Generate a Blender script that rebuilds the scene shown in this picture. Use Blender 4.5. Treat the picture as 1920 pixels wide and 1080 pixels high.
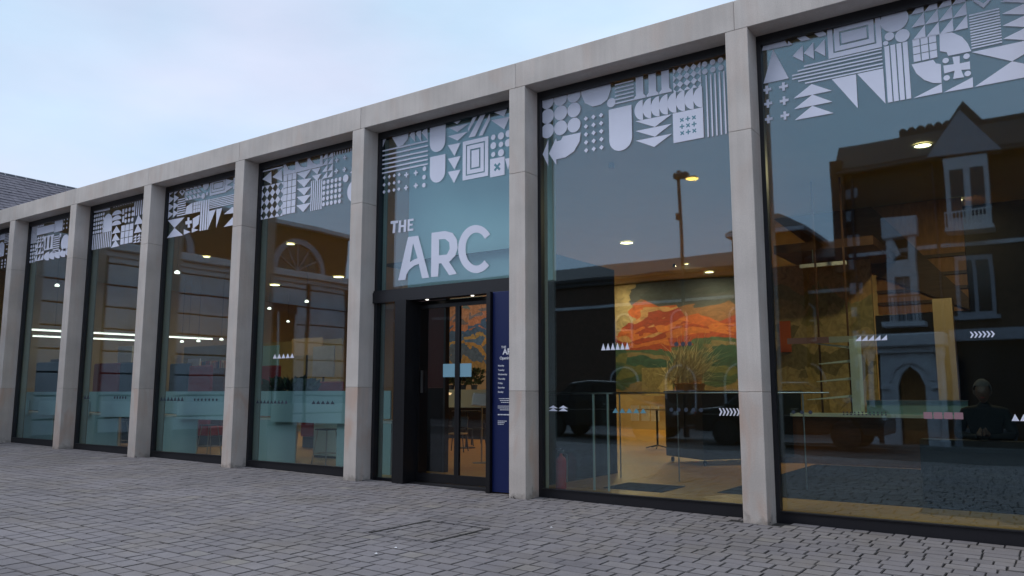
import bpy, bmesh, math, random
from mathutils import Vector, Matrix
from mathutils.geometry import tessellate_polygon
random.seed(7)
R = math.radians
D = bpy.data
for o in list(D.objects): D.objects.remove(o)
SC = bpy.context.scene
COL = SC.collection

# ------------------------------------------------------------------ camera
CAM = Vector((0.0, -9.790435, 1.6)); YAW = R(34.600096); PIT = R(7.640123); FPX = 1481.634
cd = D.cameras.new('camera'); cam = D.objects.new('camera', cd); COL.objects.link(cam)
cam.location = CAM; cam.rotation_euler = (R(90)+PIT, 0, YAW)
cd.sensor_width = 36; cd.lens = FPX/1920*36; cd.clip_start = .05; cd.clip_end = 1500
SC.camera = cam

# ------------------------------------------------------------------ sky and sun
SUN_EL, SUN_AZ = R(50), R(232)
wd = D.worlds.new('World'); SC.world = wd; wd.use_nodes = True
nt = wd.node_tree; N = nt.nodes; L = nt.links; N.clear()
wo = N.new('ShaderNodeOutputWorld'); bg = N.new('ShaderNodeBackground'); bg.inputs['Strength'].default_value = .1
sk = N.new('ShaderNodeTexSky'); sk.sky_type = 'NISHITA'; sk.sun_disc = False; sk.sun_elevation = SUN_EL; sk.sun_rotation = SUN_AZ
sk.air_density = 1.0; sk.dust_density = .6; sk.ozone_density = 2.5
tc = N.new('ShaderNodeTexCoord'); mp = N.new('ShaderNodeMapping'); mp.inputs['Scale'].default_value = (1, 1, 2.6)
n1 = N.new('ShaderNodeTexNoise'); n1.inputs['Scale'].default_value = 1.7; n1.inputs['Detail'].default_value = 7; n1.inputs['Roughness'].default_value = .52
rp = N.new('ShaderNodeValToRGB'); rp.color_ramp.elements[0].position = .36; rp.color_ramp.elements[1].position = .66
rp.color_ramp.elements[0].color = (.72, .72, .72, 1); rp.color_ramp.elements[1].color = (.97, .97, .97, 1)
cc = N.new('ShaderNodeValToRGB'); cc.color_ramp.elements[0].position = .3; cc.color_ramp.elements[1].position = .75
cc.color_ramp.elements[0].color = (.60, .78, .97, 1); cc.color_ramp.elements[1].color = (.75, .79, .97, 1)
n2 = N.new('ShaderNodeTexNoise'); n2.inputs['Scale'].default_value = 2.9; n2.inputs['Detail'].default_value = 5
sc = N.new('ShaderNodeVectorMath'); sc.operation = 'SCALE'; sc.inputs['Scale'].default_value = 11.2
mx = N.new('ShaderNodeMix'); mx.data_type = 'RGBA'
L.new(tc.outputs['Generated'], mp.inputs[0]); L.new(mp.outputs[0], n1.inputs['Vector']); L.new(mp.outputs[0], n2.inputs['Vector'])
L.new(n1.outputs['Fac'], rp.inputs[0]); L.new(n2.outputs['Fac'], cc.inputs[0]); L.new(cc.outputs[0], sc.inputs[0])
L.new(rp.outputs[0], mx.inputs['Factor']); L.new(sk.outputs[0], mx.inputs['A']); L.new(sc.outputs[0], mx.inputs['B'])
L.new(mx.outputs['Result'], bg.inputs[0]); L.new(bg.outputs[0], wo.inputs[0])
sd = D.lights.new('sun', 'SUN'); sd.energy = 1.5; sd.angle = R(50); sd.color = (1, .955, .95)
sun = D.objects.new('sun', sd); COL.objects.link(sun)
sdir = Vector((math.sin(SUN_AZ)*math.cos(SUN_EL), math.cos(SUN_AZ)*math.cos(SUN_EL), math.sin(SUN_EL)))
sun.rotation_euler = (-sdir).to_track_quat('-Z', 'Y').to_euler(); sun.location = (0, 0, 30)
vs = SC.view_settings; vs.view_transform = 'Standard'; vs.look = 'None'; vs.exposure = 0; vs.gamma = 1; vs.use_curve_mapping = False
SC.render.engine = 'CYCLES'; SC.cycles.max_bounces = 8; SC.cycles.transparent_max_bounces = 24
SC.cycles.glossy_bounces = 4; SC.cycles.caustics_reflective = False; SC.cycles.caustics_refractive = False
SC.cycles.sample_clamp_indirect = 4

# ------------------------------------------------------------------ survey of the photograph (calibrated camera)
FW = Vector((-math.sin(YAW)*math.cos(PIT), math.cos(YAW)*math.cos(PIT), math.sin(PIT)))
RT = Vector((math.cos(YAW), math.sin(YAW), 0)); UP = RT.cross(FW)
def ray(px, py): return FW + RT*((px-960)/FPX) - UP*((py-540)/FPX)
def at(px, py, Y): d = ray(px, py); return CAM + d*((Y-CAM.y)/d.y)
def atx(px, py, X): d = ray(px, py); return CAM + d*((X-CAM.x)/d.x)
def atz(px, py, Z): d = ray(px, py); return CAM + d*((Z-CAM.z)/d.z)
G = -.0135
def gz(x): return G*max(-40, min(20, x))
YG = .42                                  # outer face of the glass
def mir(p): return Vector((p.x, 2*YG-p.y, p.z))   # what stands across the square, seen in the glass

# ------------------------------------------------------------------ helpers
def tag(o, label=None, cat=None, group=None, kind=None):
    if label: o['label'] = label
    if cat: o['category'] = cat
    if group: o['group'] = group
    if kind: o['kind'] = kind
    return o
def empty(name, loc, label, cat, group=None, rz=0):
    o = D.objects.new(name, None); COL.objects.link(o); o.location = loc; o.rotation_euler = (0, 0, rz); o.empty_display_size = .1
    return tag(o, label, cat, group)
def origin(o):
    v = Vector((0, 0, 0))
    while o: v = v + Vector(o.location); o = o.parent
    return v
class MB:
    """collects shapes in world coordinates, build() links them as ONE mesh object"""
    def __init__(s): s.v = []; s.f = []; s.t = []
    def add(s, vs, fs, tone=0.0):
        n = len(s.v); s.v += [Vector(p) for p in vs]; s.f += [[i+n for i in f] for f in fs]; s.t += [tone]*len(fs); return s
    def box(s, x0, x1, y0, y1, z0, z1, b=0, tone=0.0):
        if b <= 0:
            v = [(x, y, z) for z in (z0, z1) for y in (y0, y1) for x in (x0, x1)]
            return s.add(v, [(0,2,3,1), (4,5,7,6), (0,1,5,4), (2,6,7,3), (0,4,6,2), (1,3,7,5)], tone)
        bm = bmesh.new(); bmesh.ops.create_cube(bm, size=1)
        for q in bm.verts: q.co = Vector(((x0+x1)/2+q.co.x*(x1-x0), (y0+y1)/2+q.co.y*(y1-y0), (z0+z1)/2+q.co.z*(z1-z0)))
        bmesh.ops.bevel(bm, geom=list(bm.edges), offset=b, segments=1, affect='EDGES')
        bm.verts.index_update(); s.add([q.co.copy() for q in bm.verts], [[q.index for q in f.verts] for f in bm.faces], tone); bm.free(); return s
    def obox(s, c, ax, ay, hx, hy, z0, z1):        # upright box turned to axes ax, ay
        c = Vector(c); ax = Vector(ax).normalized(); ay = Vector(ay).normalized()
        v = [Vector((c.x, c.y, z)) + ax*hx*i + ay*hy*j for z in (z0, z1) for j in (-1, 1) for i in (-1, 1)]
        return s.add(v, [(0,2,3,1), (4,5,7,6), (0,1,5,4), (2,6,7,3), (0,4,6,2), (1,3,7,5)])
    def bar(s, a, b, r, n=8, r2=None):
        a = Vector(a); b = Vector(b); d = (b-a).normalized(); r2 = r if r2 is None else r2
        u = d.cross(Vector((0, 0, 1)) if abs(d.z) < .9 else Vector((1, 0, 0))).normalized(); w = d.cross(u)
        v = [a+(u*math.cos(2*math.pi*k/n)+w*math.sin(2*math.pi*k/n))*r for k in range(n)] + [b+(u*math.cos(2*math.pi*k/n)+w*math.sin(2*math.pi*k/n))*r2 for k in range(n)]
        return s.add(v, [[k, (k+1) % n, n+(k+1) % n, n+k] for k in range(n)] + [list(range(n))[::-1], list(range(n, 2*n))])
    def lathe(s, c, prof, n=16):
        c = Vector(c); v = []; f = []; m = len(prof)
        for k in range(n):
            a = 2*math.pi*k/n
            v += [c+Vector((r*math.cos(a), r*math.sin(a), z)) for r, z in prof]
        for k in range(n):
            for j in range(m-1): f.append([k*m+j, ((k+1) % n)*m+j, ((k+1) % n)*m+j+1, k*m+j+1])
        return s.add(v, f)
    def prism(s, pts, d, loops=None):               # closed polygon (list of Vector) pushed by vector d, loops = holes
        loops = [[Vector(p) for p in pts]] + [[Vector(p) for p in h] for h in (loops or [])]
        flat = [p for l in loops for p in l]; n = len(flat); d = Vector(d)
        tr = tessellate_polygon(loops); fs = [list(t) for t in tr] + [[i+n for i in t][::-1] for t in tr]
        k = 0
        for l in loops:
            m = len(l)
            for i in range(m): fs.append([k+i, k+(i+1) % m, n+k+(i+1) % m, n+k+i])
            k += m
        return s.add(flat + [p+d for p in flat], fs)
    def grid(s, p00, p10, p01, nx, ny, f=None):
        p00, p10, p01 = Vector(p00), Vector(p10), Vector(p01)
        v = [p00+(p10-p00)*(i/nx)+(p01-p00)*(j/ny) for j in range(ny+1) for i in range(nx+1)]
        if f: v = [f(q) for q in v]
        return s.add(v, [[j*(nx+1)+i, j*(nx+1)+i+1, (j+1)*(nx+1)+i+1, (j+1)*(nx+1)+i] for j in range(ny) for i in range(nx)])
    def build(s, name, mat, parent=None, smooth=False, tone=False, fix=True):
        me = D.meshes.new(name); o = Vector((0, 0, 0)); q = None
        if parent: o = origin(parent)
        me.from_pydata([p-o for p in s.v], [], s.f)
        if fix:
            bm = bmesh.new(); bm.from_mesh(me); bmesh.ops.recalc_face_normals(bm, faces=list(bm.faces)); bm.to_mesh(me); bm.free()
        me.materials.append(mat)
        if tone:
            at_ = me.attributes.new('tone', 'FLOAT', 'FACE'); at_.data.foreach_set('value', s.t)
        if smooth:
            for p in me.polygons: p.use_smooth = True
        ob = D.objects.new(name, me); COL.objects.link(ob)
        if parent: ob.parent = parent
        return ob
def copy_tree(o, parent=None):
    c = o.copy(); COL.objects.link(c)
    if parent: c.parent = parent
    for ch in list(o.children): copy_tree(ch, c)
    return c

# ------------------------------------------------------------------ materials
def mat(name, col, rough=.6, metal=0, spec=.5, emit=None, es=0, var=0, vscale=3, bump=0, bscale=60, coord='Object', stretch=(1, 1, 1), var2=None):
    m = D.materials.new(name); m.use_nodes = True; t = m.node_tree; b = t.nodes['Principled BSDF']
    b.inputs['Base Color'].default_value = (*col, 1); b.inputs['Roughness'].default_value = rough; b.inputs['Metallic'].default_value = metal
    b.inputs['Specular IOR Level'].default_value = spec
    if emit: b.inputs['Emission Color'].default_value = (*emit, 1); b.inputs['Emission Strength'].default_value = es
    tc = t.nodes.new('ShaderNodeNewGeometry'); mp = t.nodes.new('ShaderNodeMapping'); mp.inputs['Scale'].default_value = stretch
    t.links.new(tc.outputs['Position'], mp.inputs[0])
    if var or var2:
        n = t.nodes.new('ShaderNodeTexNoise'); n.inputs['Scale'].default_value = vscale; n.inputs['Detail'].default_value = 8; n.inputs['Roughness'].default_value = .65
        t.links.new(mp.outputs[0], n.inputs['Vector']); r = t.nodes.new('ShaderNodeValToRGB')
        c2 = var2 or tuple(c*(1-var) for c in col)
        c1 = col if var2 else tuple(min(1, c*(1+var)) for c in col)
        r.color_ramp.elements[0].position = .32; r.color_ramp.elements[1].position = .68
        r.color_ramp.elements[0].color = (*c2, 1); r.color_ramp.elements[1].color = (*c1, 1)
        t.links.new(n.outputs['Fac'], r.inputs[0]); t.links.new(r.outputs[0], b.inputs['Base Color'])
    if bump:
        n2 = t.nodes.new('ShaderNodeTexNoise'); n2.inputs['Scale'].default_value = bscale; n2.inputs['Detail'].default_value = 6
        t.links.new(mp.outputs[0], n2.inputs['Vector']); bp = t.nodes.new('ShaderNodeBump'); bp.inputs['Strength'].default_value = bump; bp.inputs['Distance'].default_value = .01
        t.links.new(n2.outputs['Fac'], bp.inputs['Height']); t.links.new(bp.outputs[0], b.inputs['Normal'])
    return m
def glass_mat(name, tint, rcol, r0):
    m = D.materials.new(name); m.use_nodes = True; t = m.node_tree; t.nodes.clear(); n = t.nodes.new; l = t.links.new
    out = n('ShaderNodeOutputMaterial'); mix = n('ShaderNodeMixShader'); tr = n('ShaderNodeBsdfTransparent'); gl = n('ShaderNodeBsdfGlossy')
    tr.inputs[0].default_value = (*tint, 1); gl.inputs[0].default_value = (*rcol, 1); gl.inputs['Roughness'].default_value = .018
    g = n('ShaderNodeNewGeometry'); dp = n('ShaderNodeVectorMath'); dp.operation = 'DOT_PRODUCT'; l(g.outputs['Normal'], dp.inputs[0]); l(g.outputs['Incoming'], dp.inputs[1])
    ab = n('ShaderNodeMath'); ab.operation = 'ABSOLUTE'; l(dp.outputs['Value'], ab.inputs[0])
    om = n('ShaderNodeMath'); om.operation = 'SUBTRACT'; om.inputs[0].default_value = 1; l(ab.outputs[0], om.inputs[1])
    pw = n('ShaderNodeMath'); pw.operation = 'POWER'; l(om.outputs[0], pw.inputs[0]); pw.inputs[1].default_value = 5
    ml = n('ShaderNodeMath'); ml.operation = 'MULTIPLY_ADD'; l(pw.outputs[0], ml.inputs[0]); ml.inputs[1].default_value = 1-r0; ml.inputs[2].default_value = r0
    nz = n('ShaderNodeTexNoise'); nz.inputs['Scale'].default_value = .9; nz.inputs['Detail'].default_value = 1; l(g.outputs['Position'], nz.inputs['Vector'])
    bp = n('ShaderNodeBump'); bp.inputs['Strength'].default_value = .08; bp.inputs['Distance'].default_value = .02; l(nz.outputs['Fac'], bp.inputs['Height']); l(bp.outputs[0], gl.inputs['Normal'])
    l(ml.outputs[0], mix.inputs[0]); l(tr.outputs[0], mix.inputs[1]); l(gl.outputs[0], mix.inputs[2]); l(mix.outputs[0], out.inputs[0])
    return m
def stone_mat(name, base, pink, amount, splash=0):
    """limestone: broad cloudy tone, pinkish-orange staining, fine grain, thin vertical streaks"""
    m = D.materials.new(name); m.use_nodes = True; t = m.node_tree; b = t.nodes['Principled BSDF']; n = t.nodes.new; l = t.links.new
    b.inputs['Roughness'].default_value = .85; b.inputs['Specular IOR Level'].default_value = .25
    g = n('ShaderNodeNewGeometry'); oi = n('ShaderNodeObjectInfo')
    off = n('ShaderNodeVectorMath'); off.operation = 'SCALE'; off.inputs['Scale'].default_value = 30
    cmb = n('ShaderNodeCombineXYZ'); l(oi.outputs['Random'], cmb.inputs[0]); l(oi.outputs['Random'], cmb.inputs[1]); l(cmb.outputs[0], off.inputs[0])
    ad = n('ShaderNodeVectorMath'); l(g.outputs['Position'], ad.inputs[0]); l(off.outputs[0], ad.inputs[1])
    a = n('ShaderNodeTexNoise'); a.inputs['Scale'].default_value = 1.5; a.inputs['Detail'].default_value = 5; l(ad.outputs[0], a.inputs['Vector'])
    r = n('ShaderNodeValToRGB'); r.color_ramp.elements[0].position = .3; r.color_ramp.elements[1].position = .7
    r.color_ramp.elements[0].color = (*[c*.86 for c in base], 1); r.color_ramp.elements[1].color = (*[min(1, c*1.08) for c in base], 1); l(a.outputs['Fac'], r.inputs[0])
    mp = n('ShaderNodeMapping'); mp.inputs['Scale'].default_value = (2.2, 2.2, .8); l(ad.outputs[0], mp.inputs[0])
    c = n('ShaderNodeTexNoise'); c.inputs['Scale'].default_value = 1.1; c.inputs['Detail'].default_value = 4; c.inputs['Distortion'].default_value = .8; l(mp.outputs[0], c.inputs['Vector'])
    rc = n('ShaderNodeValToRGB'); rc.color_ramp.elements[0].position = .5; rc.color_ramp.elements[1].position = .66
    rc.color_ramp.elements[0].color = (0, 0, 0, 1); rc.color_ramp.elements[1].color = (amount,)*3+(1,); l(c.outputs['Fac'], rc.inputs[0])
    mx = n('ShaderNodeMix'); mx.data_type = 'RGBA'; l(rc.outputs[0], mx.inputs['Factor']); l(r.outputs[0], mx.inputs['A']); mx.inputs['B'].default_value = (*pink, 1)
    f = n('ShaderNodeTexNoise'); f.inputs['Scale'].default_value = 70; f.inputs['Detail'].default_value = 6; l(g.outputs['Position'], f.inputs['Vector'])
    rf = n('ShaderNodeMapRange'); rf.inputs['From Min'].default_value = .3; rf.inputs['From Max'].default_value = .7; rf.inputs['To Min'].default_value = .9; rf.inputs['To Max'].default_value = 1.06; l(f.outputs['Fac'], rf.inputs[0])
    sm = n('ShaderNodeMapping'); sm.inputs['Scale'].default_value = (14, 14, .5); l(g.outputs['Position'], sm.inputs[0])
    s = n('ShaderNodeTexNoise'); s.inputs['Scale'].default_value = 1.0; s.inputs['Detail'].default_value = 5; l(sm.outputs[0], s.inputs['Vector'])
    rs = n('ShaderNodeMapRange'); rs.inputs['From Min'].default_value = .35; rs.inputs['From Max'].default_value = .65; rs.inputs['To Min'].default_value = .95; rs.inputs['To Max'].default_value = 1.02; l(s.outputs['Fac'], rs.inputs[0])
    mu = n('ShaderNodeMath'); mu.operation = 'MULTIPLY'; l(rf.outputs[0], mu.inputs[0]); l(rs.outputs[0], mu.inputs[1])
    vm = n('ShaderNodeVectorMath'); vm.operation = 'SCALE'; l(mx.outputs['Result'], vm.inputs[0]); l(mu.outputs[0], vm.inputs['Scale']); fin = vm.outputs[0]
    if splash:                                # patches of rain-splash dirt on the bottom few centimetres, ragged upper edge
        sz = n('ShaderNodeSeparateXYZ'); l(g.outputs['Position'], sz.inputs[0])
        hx = n('ShaderNodeMath'); hx.operation = 'MULTIPLY_ADD'; l(sz.outputs['X'], hx.inputs[0]); hx.inputs[1].default_value = .0135; l(sz.outputs['Z'], hx.inputs[2])
        dn = n('ShaderNodeTexNoise'); dn.inputs['Scale'].default_value = 9; dn.inputs['Detail'].default_value = 8; l(g.outputs['Position'], dn.inputs['Vector'])
        dm = n('ShaderNodeMath'); dm.operation = 'MULTIPLY_ADD'; l(hx.outputs[0], dm.inputs[0]); dm.inputs[1].default_value = -1.6; l(dn.outputs['Fac'], dm.inputs[2])
        dr = n('ShaderNodeMapRange'); dr.inputs['From Min'].default_value = .36; dr.inputs['From Max'].default_value = .56; dr.inputs['To Max'].default_value = splash*1.6; l(dm.outputs[0], dr.inputs[0])
        dx = n('ShaderNodeMix'); dx.data_type = 'RGBA'; l(dr.outputs[0], dx.inputs['Factor']); l(fin, dx.inputs['A']); dx.inputs['B'].default_value = (.20, .175, .15, 1); fin = dx.outputs['Result']
    l(fin, b.inputs['Base Color'])
    bp = n('ShaderNodeBump'); bp.inputs['Strength'].default_value = .25; bp.inputs['Distance'].default_value = .004; l(f.outputs['Fac'], bp.inputs['Height']); l(bp.outputs[0], b.inputs['Normal'])
    return m
def paver_mat(name, tiled=False):
    m = D.materials.new(name); m.use_nodes = True; t = m.node_tree; b = t.nodes['Principled BSDF']; n = t.nodes.new; l = t.links.new
    b.inputs['Roughness'].default_value = .8; b.inputs['Specular IOR Level'].default_value = .3
    g = n('ShaderNodeNewGeometry')
    at_ = n('ShaderNodeAttribute'); at_.attribute_name = 'tone'
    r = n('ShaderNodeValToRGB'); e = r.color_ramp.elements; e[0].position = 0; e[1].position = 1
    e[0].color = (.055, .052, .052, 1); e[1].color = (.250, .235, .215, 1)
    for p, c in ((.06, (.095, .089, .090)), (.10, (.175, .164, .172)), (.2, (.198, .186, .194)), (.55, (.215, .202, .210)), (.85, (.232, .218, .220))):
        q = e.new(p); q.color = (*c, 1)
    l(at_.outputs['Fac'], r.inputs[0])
    a = n('ShaderNodeTexNoise'); a.inputs['Scale'].default_value = .45; a.inputs['Detail'].default_value = 6; l(g.outputs['Position'], a.inputs['Vector'])
    ra = n('ShaderNodeMapRange'); ra.inputs['From Min'].default_value = .3; ra.inputs['From Max'].default_value = .7; ra.inputs['To Min'].default_value = .84; ra.inputs['To Max'].default_value = 1.16; l(a.outputs['Fac'], ra.inputs[0])
    f = n('ShaderNodeTexNoise'); f.inputs['Scale'].default_value = 45; f.inputs['Detail'].default_value = 8; f.inputs['Roughness'].default_value = .7; l(g.outputs['Position'], f.inputs['Vector'])
    rf = n('ShaderNodeMapRange'); rf.inputs['From Min'].default_value = .3; rf.inputs['From Max'].default_value = .7; rf.inputs['To Min'].default_value = .86; rf.inputs['To Max'].default_value = 1.10; l(f.outputs['Fac'], rf.inputs[0])
    h = n('ShaderNodeTexNoise'); h.inputs['Scale'].default_value = 6; h.inputs['Detail'].default_value = 5; l(g.outputs['Position'], h.inputs['Vector'])
    rh = n('ShaderNodeMapRange'); rh.inputs['From Min'].default_value = .3; rh.inputs['From Max'].default_value = .7; rh.inputs['To Min'].default_value = .92; rh.inputs['To Max'].default_value = 1.05; l(h.outputs['Fac'], rh.inputs[0])
    m1 = n('ShaderNodeMath'); m1.operation = 'MULTIPLY'; l(ra.outputs[0], m1.inputs[0]); l(rf.outputs[0], m1.inputs[1])
    m2 = n('ShaderNodeMath'); m2.operation = 'MULTIPLY'; l(m1.outputs[0], m2.inputs[0]); l(rh.outputs[0], m2.inputs[1])
    vm = n('ShaderNodeVectorMath'); vm.operation = 'SCALE'; l(r.outputs[0], vm.inputs[0]); l(m2.outputs[0], vm.inputs['Scale'])
    hu = n('ShaderNodeTexNoise'); hu.inputs['Scale'].default_value = 1.3; hu.inputs['Detail'].default_value = 7; l(g.outputs['Position'], hu.inputs['Vector'])
    hr = n('ShaderNodeMapRange'); hr.inputs['From Min'].default_value = .45; hr.inputs['From Max'].default_value = .68; hr.inputs['To Max'].default_value = .5; l(hu.outputs['Fac'], hr.inputs[0])
    hm = n('ShaderNodeMix'); hm.data_type = 'RGBA'; hm.blend_type = 'MULTIPLY'; l(hr.outputs[0], hm.inputs['Factor']); l(r.outputs[0], hm.inputs['A']); hm.inputs['B'].default_value = (1.0, .95, .80, 1); l(hm.outputs['Result'], vm.inputs[0])
    gv = n('ShaderNodeTexVoronoi'); gv.inputs['Scale'].default_value = 2.3; l(g.outputs['Position'], gv.inputs['Vector'])   # trodden gum
    gt = n('ShaderNodeMath'); gt.operation = 'LESS_THAN'; l(gv.outputs['Distance'], gt.inputs[0]); gt.inputs[1].default_value = .055
    gm = n('ShaderNodeMapRange'); gm.inputs['To Min'].default_value = 1; gm.inputs['To Max'].default_value = .62; l(gt.outputs[0], gm.inputs[0])
    m3 = n('ShaderNodeMath'); m3.operation = 'MULTIPLY'; l(m2.outputs[0], m3.inputs[0]); l(gm.outputs[0], m3.inputs[1]); l(m3.outputs[0], vm.inputs['Scale'])
    if tiled:
        br = n('ShaderNodeTexBrick'); br.inputs['Scale'].default_value = 1; br.inputs['Brick Width'].default_value = .29; br.inputs['Row Height'].default_value = .21; br.inputs['Mortar Size'].default_value = .007
        br.inputs['Color1'].default_value = (.15, .145, .15, 1); br.inputs['Color2'].default_value = (.22, .21, .21, 1); br.inputs['Mortar'].default_value = (.04, .04, .04, 1); l(g.outputs['Position'], br.inputs['Vector'])
        l(br.outputs['Color'], vm.inputs[0])
    l(vm.outputs[0], b.inputs['Base Color'])
    bp = n('ShaderNodeBump'); bp.inputs['Strength'].default_value = .5; bp.inputs['Distance'].default_value = .006; l(f.outputs['Fac'], bp.inputs['Height']); l(bp.outputs[0], b.inputs['Normal'])
    return m
M = {}
M['stone'] = stone_mat('limestone', (.63, .58, .535), (.60, .48, .41), .35)
M['stone_low'] = stone_mat('limestone_stained', (.60, .545, .50), (.57, .42, .34), .8, .35)
M['frame'] = mat('dark_frame_paint', (.012, .012, .016), .42, spec=.5)
M['blackpaint'] = mat('black_door_paint', (.008, .008, .010), .35)
M['glass'] = glass_mat('tinted_glass', (.82, .90, .88), (.66, .85, 1.0), .120)
M['clear'] = glass_mat('clear_glass', (.95, .96, .96), (.8, .9, 1.0), .035)
M['vinyl'] = mat('white_vinyl', (.80, .83, .97), .5, var=.03, vscale=2)
M['vdark'] = mat('dark_vinyl', (.03, .045, .07), .5); M['vteal'] = mat('teal_vinyl', (.10, .28, .36), .5); M['vrose'] = mat('rose_vinyl', (.30, .17, .20), .5)
M['paver'] = paver_mat('grey_setts'); M['paving'] = paver_mat('paving_beyond', True)
M['mortar'] = mat('dark_joint_sand', (.045, .042, .040), .95, var=.3, vscale=20)
M['reveal'] = mat('inner_reveal_plaster', (.42, .47, .45), .6)
M['ceil'] = mat('warm_ceiling', (.34, .31, .20), .8, var=.05, vscale=1)
M['floor'] = mat('oak_floor', (.58, .29, .065), .38, var=.16, vscale=2.2, stretch=(1, 7, 1))
M['wallc'] = mat('cream_wall', (.50, .38, .20), .8, var=.08, vscale=.8)
M['darkwall'] = mat('charcoal_lining', (.02, .02, .024), .9, spec=.1)
M['redwall'] = mat('maroon_panel', (.06, .008, .010), .5)
M['blue'] = mat('navy_sign_paint', (.003, .012, .085), .4)
M['lightblue'] = mat('pale_blue_sticker', (.22, .42, .52), .5)
M['white'] = mat('white_paint', (.75, .76, .78), .5)
M['lettering'] = mat('white_lettering', (.8, .82, .88), .5)
M['bench'] = mat('pale_laminate', (.40, .55, .60), .45)
M['blackdesk'] = mat('black_laminate', (.012, .014, .018), .3)
M['metal'] = mat('brushed_steel', (.45, .46, .47), .3, metal=1)
M['darkmetal'] = mat('dark_steel', (.05, .05, .055), .4, metal=.7)
M['red'] = mat('red_enamel', (.62, .02, .02), .3)
M['redfab'] = mat('red_upholstery', (.38, .05, .05), .85)
M['greyfab'] = mat('slate_upholstery', (.06, .07, .10), .85)
M['timber'] = mat('dark_timber', (.10, .045, .02), .5, var=.3, vscale=2, stretch=(1, 1, 9))
M['orangewood'] = mat('amber_timber', (.40, .17, .045), .5, var=.25, vscale=2, stretch=(6, 1, 1))
M['tan'] = mat('tan_plaster', (.42, .31, .19), .7, var=.06, vscale=2)
M['lamp'] = mat('lamp_face', (1, 1, 1), .5, emit=(1, .80, .42), es=9)
M['lampw'] = mat('white_lamp_face', (1, 1, 1), .5, emit=(1, .95, .86), es=2.6)
M['lampo'] = mat('sodium_lamp_face', (1, .7, .3), .5, emit=(1, .50, .10), es=14)
M['grass'] = mat('dried_grass', (.72, .60, .36), .9, var=.2, vscale=9)
M['leaf'] = mat('dark_leaf', (.03, .06, .02), .6, var=.4, vscale=9)
M['slate'] = mat('roof_slate', (.16, .15, .175), .75, var2=(.085, .08, .10), vscale=2.4, bump=.8, bscale=9, stretch=(1, 2.2, 1))
M['ridge'] = mat('ridge_clay', (.05, .06, .075), .7, var=.25, vscale=6)
M['mortarw'] = mat('pale_mortar', (.5, .5, .52), .9)
M['ashlar'] = mat('grey_ashlar', (.64, .64, .66), .85, var=.14, vscale=1.2)
M['groove'] = mat('ashlar_shadow_course', (.05, .05, .05), .9)  # near-black wall colour showing between the ashlar courses
M['brick'] = mat('dark_red_brick', (.085, .045, .032), .9, var=.3, vscale=5)
M['darkbrick'] = mat('brown_brick', (.075, .045, .030), .9, var=.3, vscale=5)
M['housestone'] = mat('pale_house_stone', (.62, .62, .66), .8, var=.12, vscale=3)
M['tile'] = mat('dark_roof_tile', (.045, .042, .045), .8, var=.3, vscale=7)
M['gabletile'] = mat('grey_hung_tile', (.34, .35, .40), .7, var=.12, vscale=6)
M['darkglass'] = mat('dark_window_glass', (.02, .025, .03), .1)
M['kerb'] = mat('granite_kerb', (.20, .20, .20), .8, var=.2, vscale=30)
M['road'] = mat('asphalt', (.05, .05, .052), .9, var=.25, vscale=40)
M['skin'] = mat('skin', (.13, .075, .055), .6); M['coat'] = mat('dark_coat', (.005, .005, .006), .9, var=.2, vscale=10)
M['hat'] = mat('grey_hair', (.12, .10, .09), .95, var=.1, vscale=60); M['jeans'] = mat('dark_trousers', (.02, .022, .035), .9)
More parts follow.
